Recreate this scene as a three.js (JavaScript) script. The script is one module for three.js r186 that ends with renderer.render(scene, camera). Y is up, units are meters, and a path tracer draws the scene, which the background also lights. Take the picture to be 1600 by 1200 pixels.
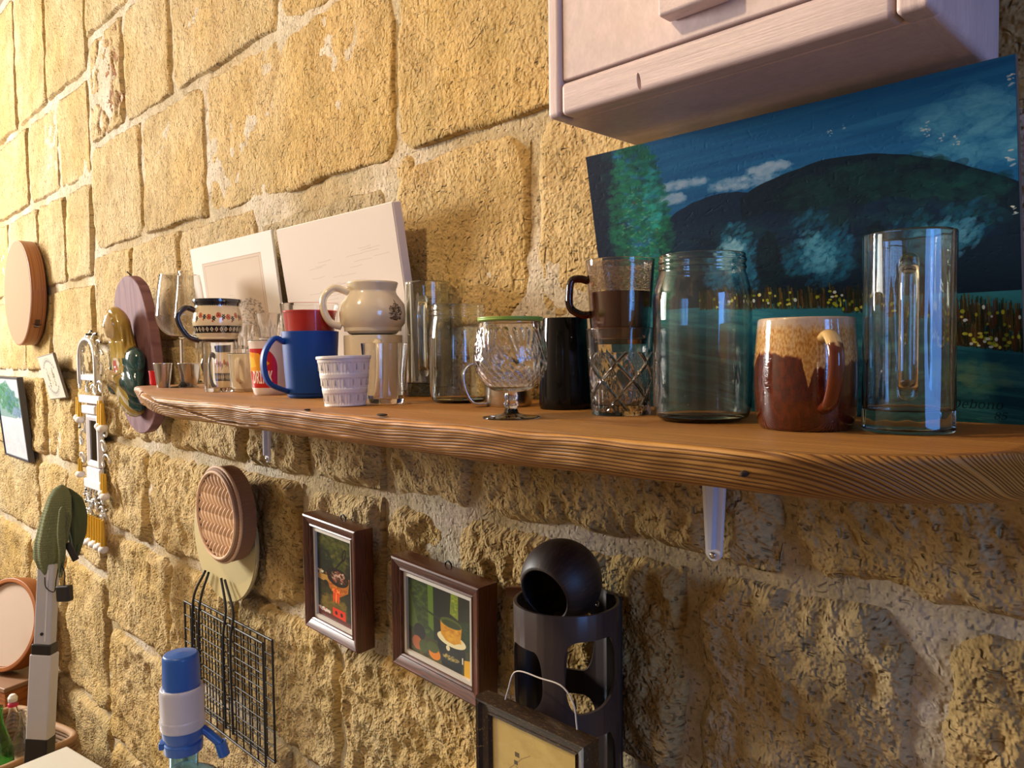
import * as THREE from 'three';
import { RectAreaLightUniformsLib } from 'three/addons/lights/RectAreaLightUniformsLib.js';
import { RoundedBoxGeometry } from 'three/addons/geometries/RoundedBoxGeometry.js';
import { ImprovedNoise } from 'three/addons/math/ImprovedNoise.js';
import { mergeGeometries, mergeVertices, toCreasedNormals } from 'three/addons/utils/BufferGeometryUtils.js';
import { Brush, Evaluator, SUBTRACTION } from 'three-bvh-csg';

// ------------------------------------------------------------------ camera, sky, lights, exposure
const scene = new THREE.Scene();
const EYE = 1.6, DIST = 0.75, F = 1202;                      // eye height, distance to the stone wall, focal length in pixels of a 1600x1200 frame
const camera = new THREE.PerspectiveCamera(2 * Math.atan(600 / F) * 180 / Math.PI, 4 / 3, 0.02, 60);
const PITCH = Math.atan(50 / F), YAW = Math.PI / 4, ROLL = -0.012;
const fwd = new THREE.Vector3(-Math.sin(YAW) * Math.cos(PITCH), -Math.sin(PITCH), -Math.cos(YAW) * Math.cos(PITCH));
const right0 = new THREE.Vector3(Math.cos(YAW), 0, -Math.sin(YAW));
const up0 = new THREE.Vector3().crossVectors(right0, fwd);
const rightV = right0.clone().multiplyScalar(Math.cos(ROLL)).addScaledVector(up0, Math.sin(ROLL));
const upV = up0.clone().multiplyScalar(Math.cos(ROLL)).addScaledVector(right0, -Math.sin(ROLL));
const eye = new THREE.Vector3(0, EYE, DIST);
camera.position.copy(eye);
camera.quaternion.setFromRotationMatrix(new THREE.Matrix4().makeBasis(rightV, upV, fwd.clone().negate()));
scene.add(camera);

scene.background = new THREE.Color(0.42, 0.55, 0.8);         // open sky, seen only through the two windows
const renderer = new THREE.WebGLRenderer();
renderer.toneMapping = THREE.LinearToneMapping;
renderer.toneMappingExposure = 1.05;
renderer.shadowMap.enabled = true;
RectAreaLightUniformsLib.init();

// daylight through the window in the left wall (bright, warm afternoon) and through the one in the right wall (cool, blue)
const WIN_L = { x: -4.7, y: 2.3, z: 1.65, w: 0.9, h: 0.9 };
const WIN_R = { x: 2.3, y: 1.8, z: 0.75, w: 0.8, h: 1.1 };
const dayL = new THREE.RectAreaLight(new THREE.Color(1, 0.96, 0.9), 98, WIN_L.w, WIN_L.h);
dayL.position.set(WIN_L.x + 0.02, WIN_L.y, WIN_L.z); dayL.lookAt(0, WIN_L.y, WIN_L.z); dayL.name = 'window_daylight'; scene.add(dayL);
const dayR = new THREE.RectAreaLight(new THREE.Color(0.12, 0.36, 1), 8, WIN_R.w, WIN_R.h);
dayR.position.set(WIN_R.x - 0.02, WIN_R.y, WIN_R.z); dayR.lookAt(-4, WIN_R.y, WIN_R.z); dayR.name = 'window_skylight'; scene.add(dayR);
const LAMP = { x: -0.95, y: 2.62, z: 1.15, power: 3.2 };       // ceiling pendant above the shelf, its light is made in its builder

// ------------------------------------------------------------------ helpers
const V = (x, y, z) => new THREE.Vector3(x, y, z);
const perlin = new ImprovedNoise();
const N3 = (x, y, z = 0) => perlin.noise(x + 100.3, y + 57.7, z + 31.1);
function fbm(x, y, z = 0, oct = 4, gain = 0.5) { let a = 1, s = 0, f = 1; for (let i = 0; i < oct; i++) { s += a * N3(x * f, y * f, z + i * 7.3); a *= gain; f *= 2.03; } return s; }
let seed = 12345;
const rnd = () => { seed = (seed * 1664525 + 1013904223) >>> 0; return seed / 4294967296; };
const clamp = (x, a = 0, b = 1) => Math.min(b, Math.max(a, x));
const sstep = (a, b, x) => { const t = clamp((x - a) / (b - a)); return t * t * (3 - 2 * t); };
const mix = (a, b, t) => a + (b - a) * t;
function ray(px, py) { return fwd.clone().addScaledVector(rightV, (px - 800) / F).addScaledVector(upV, -(py - 600) / F); }
function onZ(px, py, z) { const d = ray(px, py); return eye.clone().addScaledVector(d, (z - DIST) / d.z); }
function onY(px, py, y) { const d = ray(px, py); return eye.clone().addScaledVector(d, (y - EYE) / d.y); }
function depthOf(p) { return p.clone().sub(eye).dot(fwd); }
function yAt(p, py) {                                         // height above p's foot that is seen at row py
  const f = (y) => { const v = V(p.x, y, p.z).sub(eye); return 600 - F * v.dot(upV) / v.dot(fwd); };
  let a = -1, b = 4; for (let i = 0; i < 50; i++) { const m = (a + b) / 2; if (f(m) > py) a = m; else b = m; } return (a + b) / 2;
}
function rOf(p, wpx) { const d = p.clone().sub(eye); const th = Math.atan2(d.dot(right0), d.dot(V(fwd.x, 0, fwd.z).normalize())); return wpx * depthOf(p) * Math.cos(th) / (2 * F); }
const SHELF = EYE - 0.0625;
function stand(px, by, wpx, y = SHELF) {                      // centre of a round base whose nearest edge is seen at (px, by)
  const p = onY(px, by, y); let r = rOf(p, wpx);
  const away = V(p.x - eye.x, 0, p.z - eye.z).normalize();
  const c = p.clone().addScaledVector(away, r); r = rOf(c, wpx);
  return p.clone().addScaledVector(away, r);
}
const yawDir = (dx, dz) => Math.atan2(-dz, dx);
function yawView(c, right, toward) {                          // turn that points local +x to the viewer's right and towards the viewer
  const t = V(eye.x - c.x, 0, eye.z - c.z).normalize(), r = V(-t.z, 0, t.x).multiplyScalar(-1);
  const q = r.multiplyScalar(right).addScaledVector(t, toward); return yawDir(q.x, q.z);
}
const used = {};
function numbered(n) { used[n] = (used[n] ?? -1) + 1; return used[n] ? `${n}_${String(used[n]).padStart(3, '0')}` : n; }
function thing(name, label, category, pos, turn = 0, group) {
  const o = new THREE.Group(); o.name = numbered(name); if (pos) o.position.copy(pos); o.rotation.y = turn;
  o.userData = { label, category }; if (group) o.userData.group = group; scene.add(o); return o;
}
function part(name, geo, mat, parent, label) {
  const m = new THREE.Mesh(geo, mat); m.name = name; if (label) m.userData.label = label; (parent ?? scene).add(m); return m;
}
function struct(name, geo, mat, label, category) { const m = part(numbered(name), geo, mat); m.userData = { kind: 'structure', label, category }; return m; }
const std = (color, roughness = 0.6, more = {}) => new THREE.MeshStandardMaterial({ color, roughness, ...more });
const phys = (color, roughness = 0.4, more = {}) => new THREE.MeshPhysicalMaterial({ color, roughness, ...more });
const lin = (r, g, b) => new THREE.Color().setRGB(r, g, b);
function tx(g, x = 0, y = 0, z = 0, rx = 0, ry = 0, rz = 0) { const m = new THREE.Matrix4().makeRotationFromEuler(new THREE.Euler(rx, ry, rz)); m.setPosition(x, y, z); return g.applyMatrix4(m); }
const box = (w, h, d, r = 0.002, s = 2) => new RoundedBoxGeometry(w, h, d, s, Math.min(r, w / 2.01, h / 2.01, d / 2.01));
const merge = (gs) => mergeGeometries(gs.map((g) => { const q = g.index ? g.toNonIndexed() : g; for (const k of Object.keys(q.attributes)) if (!['position', 'normal', 'uv'].includes(k)) q.deleteAttribute(k); return q; }));
function bev(pts, e = 0.0006) {                               // small bevels at the corners of a profile
  const out = [];
  pts.forEach((p, i) => {
    const a = pts[i - 1], b = pts[i + 1];
    if (!a || !b) return out.push(p);
    const v1 = [a[0] - p[0], a[1] - p[1]], v2 = [b[0] - p[0], b[1] - p[1]], l1 = Math.hypot(...v1), l2 = Math.hypot(...v2);
    const c = (v1[0] * v2[0] + v1[1] * v2[1]) / (l1 * l2 || 1);
    if (c < -0.85) return out.push(p);
    const k1 = Math.min(e, l1 * 0.4) / l1, k2 = Math.min(e, l2 * 0.4) / l2;
    const A = [p[0] + v1[0] * k1, p[1] + v1[1] * k1], B = [p[0] + v2[0] * k2, p[1] + v2[1] * k2];
    out.push(A, [(A[0] + B[0] + p[0] * 2) / 4, (A[1] + B[1] + p[1] * 2) / 4], B);
  });
  return out;
}
function rev(pts, seg = 64, mod) {                            // lathe with its own uv (turn, height) and an optional change of radius
  const n = pts.length, pos = [], uv = [], idx = [];
  const ys = pts.map((p) => p[1]), y0 = Math.min(...ys), y1 = Math.max(...ys);
  for (let j = 0; j <= seg; j++) {
    const th = j / seg * Math.PI * 2;
    for (let i = 0; i < n; i++) { const r = mod ? mod(pts[i][0], pts[i][1], th, i) : pts[i][0]; pos.push(r * Math.cos(th), pts[i][1], -r * Math.sin(th)); uv.push(j / seg, (pts[i][1] - y0) / (y1 - y0)); }
  }
  for (let j = 0; j < seg; j++) for (let i = 0; i < n - 1; i++) { const a = j * n + i, b = a + n; idx.push(a, b, a + 1, b, b + 1, a + 1); }
  const g = new THREE.BufferGeometry(); g.setAttribute('position', new THREE.Float32BufferAttribute(pos, 3)); g.setAttribute('uv', new THREE.Float32BufferAttribute(uv, 2)); g.setIndex(idx); g.computeVertexNormals();
  const nm = g.attributes.normal;                             // close the seam
  for (let i = 0; i < n; i++) { const a = i, b = seg * n + i, v = V(nm.getX(a) + nm.getX(b), nm.getY(a) + nm.getY(b), nm.getZ(a) + nm.getZ(b)).normalize(); nm.setXYZ(a, v.x, v.y, v.z); nm.setXYZ(b, v.x, v.y, v.z); }
  return g;
}
function wallPts(outer, t, floorT, e = 0.0006) {              // closed profile of a vessel: outside up, inside down
  const inner = outer.filter((p) => p[1] > floorT + t * 0.5 || p === outer[outer.length - 1]).map((p) => [Math.max(0.0004, p[0] - t), p[1]]).reverse();
  const last = inner[inner.length - 1];
  return bev([[0.0002, 0], ...outer, ...inner, [Math.max(0.001, last[0] - t * 0.3), floorT], [0.0002, floorT]], e);
}
const vessel = (outer, t, floorT, seg = 64, mod, e) => rev(wallPts(outer, t, floorT, e), seg, mod);
function ribbon(pts, a, b, seg = 48, k = 16, taper, closed = false, sq = 2) {   // bar bent in the x-y plane, a thick in the plane, b across it
  const c = new THREE.CatmullRomCurve3(pts.map((p) => V(p[0], p[1], 0)), closed, 'centripetal'), pos = [], uv = [], idx = [];
  for (let i = 0; i <= seg; i++) {
    const t = i / seg, p = c.getPointAt(closed ? t % 1 : t), d = c.getTangentAt(closed ? t % 1 : t), nx = -d.y, ny = d.x, s = taper ? taper(t) : 1;
    for (let j = 0; j <= k; j++) { const w = j / k * Math.PI * 2, cu = Math.sign(Math.cos(w)) * Math.abs(Math.cos(w)) ** (2 / sq), su = Math.sign(Math.sin(w)) * Math.abs(Math.sin(w)) ** (2 / sq); pos.push(p.x + nx * a * s * cu, p.y + ny * a * s * cu, b * s * su); uv.push(t, j / k); }
  }
  for (let i = 0; i < seg; i++) for (let j = 0; j < k; j++) { const q = i * (k + 1) + j, r = q + k + 1; idx.push(q, q + 1, r, r, q + 1, r + 1); }
  if (!closed) for (const i of [0, seg]) { const base = pos.length / 3, p = c.getPointAt(i / seg); pos.push(p.x, p.y, 0); uv.push(0, 0); for (let j = 0; j < k; j++) { const q = i * (k + 1) + j; if (i) idx.push(base, q, q + 1); else idx.push(base, q + 1, q); } }
  const g = new THREE.BufferGeometry(); g.setAttribute('position', new THREE.Float32BufferAttribute(pos, 3)); g.setAttribute('uv', new THREE.Float32BufferAttribute(uv, 2)); g.setIndex(idx); g.computeVertexNormals(); return g;
}
const tube = (pts, r, seg = 40, k = 8, closed = false) => new THREE.TubeGeometry(new THREE.CatmullRomCurve3(pts.map((p) => V(...p)), closed, 'centripetal'), seg, r, k, closed);
const rod = (a, b, r, k = 8) => { const A = V(...a), B = V(...b), g = new THREE.CylinderGeometry(r, r, A.distanceTo(B), k); const q = new THREE.Quaternion().setFromUnitVectors(V(0, 1, 0), B.clone().sub(A).normalize()); return g.applyQuaternion(q).translate((A.x + B.x) / 2, (A.y + B.y) / 2, (A.z + B.z) / 2); };
function gridGeo(nu, nv, fn) {                                // surface fn(u, v) -> [x, y, z, uvx, uvy, r, g, b]
  const pos = [], uv = [], col = [], idx = []; let hasCol = false;
  for (let j = 0; j <= nv; j++) for (let i = 0; i <= nu; i++) { const q = fn(i / nu, j / nv); pos.push(q[0], q[1], q[2]); uv.push(q[3] ?? i / nu, q[4] ?? j / nv); if (q.length > 5) { hasCol = true; col.push(q[5], q[6], q[7]); } }
  for (let j = 0; j < nv; j++) for (let i = 0; i < nu; i++) { const a = j * (nu + 1) + i, b = a + nu + 1; idx.push(a, a + 1, b, b, a + 1, b + 1); }
  const g = new THREE.BufferGeometry(); g.setAttribute('position', new THREE.Float32BufferAttribute(pos, 3)); g.setAttribute('uv', new THREE.Float32BufferAttribute(uv, 2)); if (hasCol) g.setAttribute('color', new THREE.Float32BufferAttribute(col, 3)); g.setIndex(idx); g.computeVertexNormals(); return g;
}
function sdfGeo(f, lo, hi, cell, colorAt) {                   // surface nets
  const nx = Math.ceil((hi[0] - lo[0]) / cell), ny = Math.ceil((hi[1] - lo[1]) / cell), nz = Math.ceil((hi[2] - lo[2]) / cell);
  const id = (i, j, k) => (k * (ny + 1) + j) * (nx + 1) + i, val = new Float32Array((nx + 1) * (ny + 1) * (nz + 1));
  for (let k = 0; k <= nz; k++) for (let j = 0; j <= ny; j++) for (let i = 0; i <= nx; i++) val[id(i, j, k)] = f(lo[0] + i * cell, lo[1] + j * cell, lo[2] + k * cell);
  const vert = new Int32Array(val.length).fill(-1), pos = [], idx = [], C = [[0, 0, 0], [1, 0, 0], [0, 1, 0], [1, 1, 0], [0, 0, 1], [1, 0, 1], [0, 1, 1], [1, 1, 1]];
  const E = [[0, 1], [0, 2], [0, 4], [1, 3], [1, 5], [2, 3], [2, 6], [3, 7], [4, 5], [4, 6], [5, 7], [6, 7]];
  for (let k = 0; k < nz; k++) for (let j = 0; j < ny; j++) for (let i = 0; i < nx; i++) {
    const v = C.map((c) => val[id(i + c[0], j + c[1], k + c[2])]); let n = 0, s = [0, 0, 0];
    for (const [a, b] of E) if ((v[a] < 0) !== (v[b] < 0)) { const t = v[a] / (v[a] - v[b]); for (let q = 0; q < 3; q++) s[q] += mix(C[a][q], C[b][q], t); n++; }
    if (n) { vert[id(i, j, k)] = pos.length / 3; pos.push(lo[0] + (i + s[0] / n) * cell, lo[1] + (j + s[1] / n) * cell, lo[2] + (k + s[2] / n) * cell); }
  }
  const quad = (a, b, c, d, flip) => { if (a < 0 || b < 0 || c < 0 || d < 0) return; flip ? idx.push(a, c, b, a, d, c) : idx.push(a, b, c, a, c, d); };
  for (let k = 1; k < nz; k++) for (let j = 1; j < ny; j++) for (let i = 1; i < nx; i++) {
    const s = val[id(i, j, k)] < 0;
    if (s !== val[id(i + 1, j, k)] < 0) quad(vert[id(i, j - 1, k - 1)], vert[id(i, j, k - 1)], vert[id(i, j, k)], vert[id(i, j - 1, k)], !s);
    if (s !== val[id(i, j + 1, k)] < 0) quad(vert[id(i - 1, j, k - 1)], vert[id(i - 1, j, k)], vert[id(i, j, k)], vert[id(i, j, k - 1)], !s);
    if (s !== val[id(i, j, k + 1)] < 0) quad(vert[id(i - 1, j - 1, k)], vert[id(i, j - 1, k)], vert[id(i, j, k)], vert[id(i - 1, j, k)], !s);
  }
  const g = new THREE.BufferGeometry(); g.setAttribute('position', new THREE.Float32BufferAttribute(pos, 3));
  if (colorAt) { const col = []; for (let i = 0; i < pos.length; i += 3) col.push(...colorAt(pos[i], pos[i + 1], pos[i + 2])); g.setAttribute('color', new THREE.Float32BufferAttribute(col, 3)); }
  g.setIndex(idx); g.computeVertexNormals(); return g;
}
const len = Math.hypot, smin = (a, b, k) => { const h = clamp(0.5 + 0.5 * (b - a) / k); return mix(b, a, h) - k * h * (1 - h); };
function cap(p, a, b, ra, rb) { const pa = [p[0] - a[0], p[1] - a[1], p[2] - a[2]], ba = [b[0] - a[0], b[1] - a[1], b[2] - a[2]]; const h = clamp((pa[0] * ba[0] + pa[1] * ba[1] + pa[2] * ba[2]) / (ba[0] ** 2 + ba[1] ** 2 + ba[2] ** 2)); return len(pa[0] - ba[0] * h, pa[1] - ba[1] * h, pa[2] - ba[2] * h) - mix(ra, rb, h); }
const ell = (p, c, r) => { const q = [(p[0] - c[0]) / r[0], (p[1] - c[1]) / r[1], (p[2] - c[2]) / r[2]], k = len(...q); return (k - 1) * Math.min(...r) * (k > 1 ? 1 : 1); };

// textures -----------------------------------------------------------
function dataTex(n, fn, srgb, rep = true) {
  const d = new Uint8Array(n * n * 4);
  for (let j = 0; j < n; j++) for (let i = 0; i < n; i++) { const c = fn(i / n, j / n), k = (j * n + i) * 4; d[k] = clamp(c[0]) * 255; d[k + 1] = clamp(c[1] ?? c[0]) * 255; d[k + 2] = clamp(c[2] ?? c[0]) * 255; d[k + 3] = 255; }
  const t = new THREE.DataTexture(d, n, n); if (srgb) t.colorSpace = THREE.SRGBColorSpace; t.magFilter = THREE.LinearFilter; t.minFilter = THREE.LinearMipmapLinearFilter; t.generateMipmaps = true;
  if (rep) t.wrapS = t.wrapT = THREE.RepeatWrapping; t.needsUpdate = true; return t;
}
function makePNoise(period, s) { const n = period, g = new Float32Array(n * n); let q = s * 7919 + 17; for (let i = 0; i < n * n; i++) { q = (q * 1664525 + 1013904223) >>> 0; g[i] = q / 4294967296 * 2 - 1; }
  return (u, v) => { const x = u * n, y = v * n, i = Math.floor(x), j = Math.floor(y); let fx = x - i, fy = y - j; fx = fx * fx * (3 - 2 * fx); fy = fy * fy * (3 - 2 * fy); const w = (a) => ((a % n) + n) % n, i0 = w(i), i1 = w(i + 1), j0 = w(j) * n, j1 = w(j + 1) * n; return mix(mix(g[j0 + i0], g[j0 + i1], fx), mix(g[j1 + i0], g[j1 + i1], fx), fy); }; }
function canvasTex(w, h, draw) {
  const c = document.createElement('canvas'); c.width = w; c.height = h; draw(c.getContext('2d'), w, h);
  const t = new THREE.CanvasTexture(c); t.colorSpace = THREE.SRGBColorSpace; t.anisotropy = 8; return t;
}
function makeHeight(n, chisel) {
  const a = makePNoise(9, 1), b = makePNoise(21, 2), c = makePNoise(47, 3), d = makePNoise(103, 4), e = makePNoise(220, 5), w = makePNoise(13, 6), w2 = makePNoise(29, 7);
  return dataTex(n, (u, v) => {
    const su = u + 0.012 * w(u, v), sv = v + 0.014 * w2(u, v);
    const r1 = 1 - Math.abs(b(su, sv + su)), r2 = 1 - Math.abs(c(su * 1 + sv, sv)), pit = Math.max(0, d(su, sv) - 0.45) * 1.6;
    let h = 0.45 + 0.16 * a(su, sv) + 0.14 * (r1 - 0.6) + 0.11 * (r2 - 0.6) + 0.09 * d(u, v) + 0.06 * e(u, v) - 0.45 * pit * pit * chisel - 0.18 * Math.max(0, c(v, su) - 0.35);
    return [h, h, h];
  });
}
const stoneBump = makeHeight(1024, 1.6);
const stoneTint = (() => { const a = makePNoise(7, 11), b = makePNoise(19, 12), c = makePNoise(53, 13), d = makePNoise(131, 14), e = makePNoise(300, 15);
  return dataTex(1024, (u, v) => { const m = 0.5 * a(u, v) + 0.4 * b(u, v) + 0.35 * c(u, v), f = 0.35 * d(u, v) + 0.35 * e(u, v); const k = 0.86 + 0.07 * m + 0.10 * f, pit = d(v, u) > 0.72 ? 0.75 : 1; return [k * pit + 0.01 * m, (k + 0.01 * m) * pit * 0.985, (k + 0.05 * m) * pit * 0.95]; }, true); })();
const woodGrain = (() => { const a = makePNoise(3, 21), dd = makePNoise(11, 27), b = makePNoise(64, 22), c = makePNoise(200, 23), w = makePNoise(4, 24);
  return (u, v, lines) => { const q = v + 0.012 * w(u, v) + 0.02 * a(u * 0.5, v); const ring = 0.5 + 0.5 * Math.sin(q * lines * 6.283 + 2.5 * w(u, v) + 3.2 * dd(u * 0.12, v) + 1.6 * b(u * 0.03, v * 0.5)); return Math.pow(ring, 3) * 0.7 + 0.25 * (0.5 + 0.5 * b(u * 0.06, v)) + 0.15 * (0.5 + 0.5 * c(u * 0.12, v)); }; })();

// ------------------------------------------------------------------ materials
const M = {
  stone: std(0xffffff, 0.95, { map: stoneTint, bumpMap: stoneBump, bumpScale: 0.008, vertexColors: true }),
  stoneRough: std(0xffffff, 0.97, { map: stoneTint, bumpMap: stoneBump, bumpScale: 0.014, vertexColors: true }),
  mortar: std(0xffffff, 0.98, { map: stoneTint, bumpMap: stoneBump, bumpScale: 0.005, vertexColors: true }),
  plaster: std(lin(0.26, 0.2, 0.14), 0.9), floor: std(lin(0.2, 0.13, 0.08), 0.6), ceiling: std(lin(0.36, 0.3, 0.22), 0.9),
  frameWood: std(lin(0.35, 0.25, 0.16), 0.6),
  glass: phys(0xffffff, 0.0, { transmission: 1, thickness: 0.004, ior: 1.5 }),
  glassGreen: phys(lin(0.97, 1, 0.97), 0.0, { transmission: 1, thickness: 0.004, ior: 1.5, attenuationColor: lin(0.72, 0.85, 0.75), attenuationDistance: 0.11 }),
  glassThin: phys(0xffffff, 0.0, { transmission: 1, thickness: 0, ior: 1.45 }),
  glassBrown: phys(0xffffff, 0.02, { transmission: 1, thickness: 0.004, ior: 1.5, attenuationColor: lin(0.30, 0.09, 0.03), attenuationDistance: 0.0035 }),
  steel: std(lin(0.62, 0.6, 0.57), 0.22, { metalness: 1 }),
  iron: std(lin(0.03, 0.028, 0.026), 0.5, { metalness: 0.4 }),
  black: phys(lin(0.006, 0.006, 0.007), 0.07, { specularIntensity: 0.6 }),
  cream: phys(lin(0.72, 0.63, 0.46), 0.15, { clearcoat: 0.6, clearcoatRoughness: 0.05 }),
  white: std(lin(0.78, 0.76, 0.73), 0.45),
  alu: std(lin(0.55, 0.56, 0.6), 0.38, { metalness: 0.6 }),
};

// ------------------------------------------------------------------ the room
const RX0 = WIN_L.x - 0.0, RX1 = WIN_R.x + 0.0, RZ1 = 3.3, CEIL = 2.95;
function wallWithHole(w, h, hole, t) { const s = new THREE.Shape([[-w / 2, 0], [w / 2, 0], [w / 2, h], [-w / 2, h]].map((p) => new THREE.Vector2(...p))); const p = new THREE.Path([[hole.x - hole.w / 2, hole.y - hole.h / 2], [hole.x - hole.w / 2, hole.y + hole.h / 2], [hole.x + hole.w / 2, hole.y + hole.h / 2], [hole.x + hole.w / 2, hole.y - hole.h / 2]].map((q) => new THREE.Vector2(...q))); s.holes.push(p); return new THREE.ExtrudeGeometry(s, { depth: t, bevelEnabled: false }); }
const roomD = RZ1 + 0.2;
struct('floor', tx(new THREE.BoxGeometry(RX1 - RX0 + 0.6, 0.2, roomD + 0.4), (RX0 + RX1) / 2, -0.1, RZ1 / 2), M.floor, 'brown floor of the room', 'floor');
struct('ceiling', tx(new THREE.BoxGeometry(RX1 - RX0 + 0.6, 0.2, roomD + 0.4), (RX0 + RX1) / 2, CEIL + 0.1, RZ1 / 2), M.ceiling, 'plain pale ceiling of the room', 'ceiling');
struct('wall_front', tx(new THREE.BoxGeometry(RX1 - RX0 + 0.6, CEIL, 0.2), (RX0 + RX1) / 2, CEIL / 2, RZ1 + 0.1), M.plaster, 'plain wall facing the stone wall', 'wall');
{ // walls with windows: local x runs along world z
  const gl = wallWithHole(roomD, CEIL, { x: WIN_L.z - RZ1 / 2, y: WIN_L.y, w: WIN_L.w, h: WIN_L.h }, 0.25); gl.rotateY(-Math.PI / 2); gl.translate(RX0, 0, RZ1 / 2);
  struct('wall_left', gl, M.plaster, 'plain end wall with a window', 'wall');
  const gr = wallWithHole(roomD, CEIL, { x: WIN_R.z - RZ1 / 2, y: WIN_R.y, w: WIN_R.w, h: WIN_R.h }, 0.25); gr.rotateY(-Math.PI / 2); gr.translate(RX1 + 0.25, 0, RZ1 / 2);
  struct('wall_right', gr, M.plaster, 'plain end wall with a blue lit window', 'wall');
  for (const [W, sx, n] of [[WIN_L, -0.12, 1], [WIN_R, 0.12, 2]]) {
    const g = []; for (const s of [-1, 1]) { g.push(tx(box(0.05, W.h, 0.05), W.x + sx, W.y, W.z + s * (W.w / 2 - 0.025)), tx(box(0.05, 0.05, W.w), W.x + sx, W.y + s * (W.h / 2 - 0.025), W.z)); }
    g.push(tx(box(0.04, W.h, 0.03), W.x + sx, W.y, W.z));
    const f = struct(`window_${n}`, merge(g), M.frameWood, 'wooden casement window in the end wall', 'window');
    const pane = part('pane', new THREE.BoxGeometry(0.004, W.h - 0.06, W.w - 0.06), M.glassThin, f); pane.position.set(W.x + sx, W.y, W.z);
  }
}

// stone wall: every block is a mesh of its own in a bed of mortar
const wallBack = new THREE.Group(); wallBack.name = 'wall_back'; wallBack.userData = { kind: 'structure', label: 'rough yellow limestone block wall with white mortar joints', category: 'wall' }; scene.add(wallBack);
const ROUGH = (y) => 1 - sstep(-0.13, 0.05, y - EYE);         // blocks below the shelf are hacked, those above are dressed
function relief(x, y, rg, o) {
  const up = 0.0035 * fbm(x * 5, y * 4, o, 3) + 0.0022 * fbm(x * 22 + 3, y * 13, o, 3) + 0.0012 * N3(x * 70, y * 45, o);
  const ridge = 1 - Math.abs(N3(x * 13 + 0.6 * N3(x * 9, y * 9, o), y * 9 + x * 3, o)), rid2 = 1 - Math.abs(N3(x * 30, y * 22, o + 4)), rid3 = 1 - Math.abs(N3(x * 62, y * 44, o + 9));
  const lo = 0.010 * fbm(x * 5, y * 5, o, 2) + 0.017 * (ridge - 0.75) + 0.012 * (rid2 - 0.75) + 0.0055 * (rid3 - 0.7) + 0.0015 * N3(x * 120, y * 90, o);
  return mix(up, lo, rg);
}
const YELLOW = [0.66, 0.46, 0.17], PALE = [0.70, 0.57, 0.34], BROWN = [0.46, 0.29, 0.10], TAN = [0.58, 0.41, 0.18];
const mixc = (a, b, t) => [mix(a[0], b[0], t), mix(a[1], b[1], t), mix(a[2], b[2], t)];
let stoneNo = 0;
function stone(x0, x1, y0, y1, o = {}) {
  const id = stoneNo++, w = x1 - x0, h = y1 - y0, cell = x1 > -1.35 ? 0.0042 : x1 > -2.3 ? 0.0065 : 0.010, nu = Math.max(6, Math.round(w / cell)), nv = Math.max(6, Math.round(h / cell));
  const tilt = (rnd() - 0.5) * 0.012, tilt2 = (rnd() - 0.5) * 0.012, push = (rnd() - 0.5) * 0.006, cr = o.round ?? 0.03 + rnd() * 0.03, tone = rnd(), ou = rnd() * 7, ov = rnd() * 7, oz = id * 3.7;
  const blockTone = o.tone ?? tone;
  const g = gridGeo(nu, nv, (u, v) => {
    const bx = x0 + u * w, by = y0 + v * h;
    const ex = (u < 0.5 ? -1 : 1) * 0.008 * Math.abs(2 * u - 1) ** 4 * fbm(by * 9, id, 2, 3), ey = 0.008 * Math.abs(2 * v - 1) ** 4 * fbm(bx * 9, id, 5, 3);
    const x = bx + ex, y = by + ey;
    const qx = Math.abs(bx - (x0 + x1) / 2) - w / 2 + cr, qy = Math.abs(by - (y0 + y1) / 2) - h / 2 + cr;
    let d = cr - len(Math.max(qx, 0), Math.max(qy, 0)) - Math.min(0, Math.max(qx, qy)); // inside distance to a rounded rectangle
    d += 0.007 * fbm(bx * 16, by * 16, id, 3);
    const rg = ROUGH(y), edge = mix(0.012, 0.022, rg), a = 1 - sstep(-0.002, edge, d);
    let z = 0.003 + push + tilt * (u - 0.5) + tilt2 * (v - 0.5) + relief(x, y, rg, oz) - mix(0.009, 0.026, rg) * a * (0.8 + 0.4 * fbm(bx * 7, by * 7, id + 3, 2));
    let pit = 0;
    if (o.pit) { const dx = (x - o.pit[0]) / o.pit[2], dy = (y - o.pit[1]) / o.pit[3]; pit = 1 - sstep(0.45, 0.9, len(dx + 0.5 * N3(y * 14, 3, 1), dy) + 0.55 * fbm(x * 30, y * 26, 9, 3)); z -= 0.014 * pit * (0.5 + 0.9 * Math.abs(N3(x * 60, y * 50, 4))); }
    if (u === 0 || u === 1 || v === 0 || v === 1) z = -0.045;
    const n1 = fbm(x * 4 + id, y * 3, 1, 3), n2 = fbm(x * 17, y * 11 + id, 7, 3);
    let c = mixc(YELLOW, PALE, clamp(0.2 + blockTone * 0.45 + 0.7 * n1)); c = mixc(c, BROWN, clamp(0.75 * n2 - 0.06) * 0.9); c = mixc(c, TAN, clamp(0.15 + 0.9 * fbm(x * 6, y * 6 + id, 17, 2)));
    if (o.grey) c = mixc(c, [0.46, 0.38, 0.24], o.grey);
    if (pit) c = mixc(c, N3(x * 50, y * 40, 2) > 0.1 ? [0.24, 0.085, 0.03] : [0.36, 0.17, 0.05], Math.min(1, pit * 1.3));
    return [x, y, z, (x + ou) / 0.5, (y + ov) / 0.5, ...c];
  });
  part('stone', g, (y0 + y1) / 2 < EYE - 0.05 ? M.stoneRough : M.stone, wallBack);
}
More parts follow.
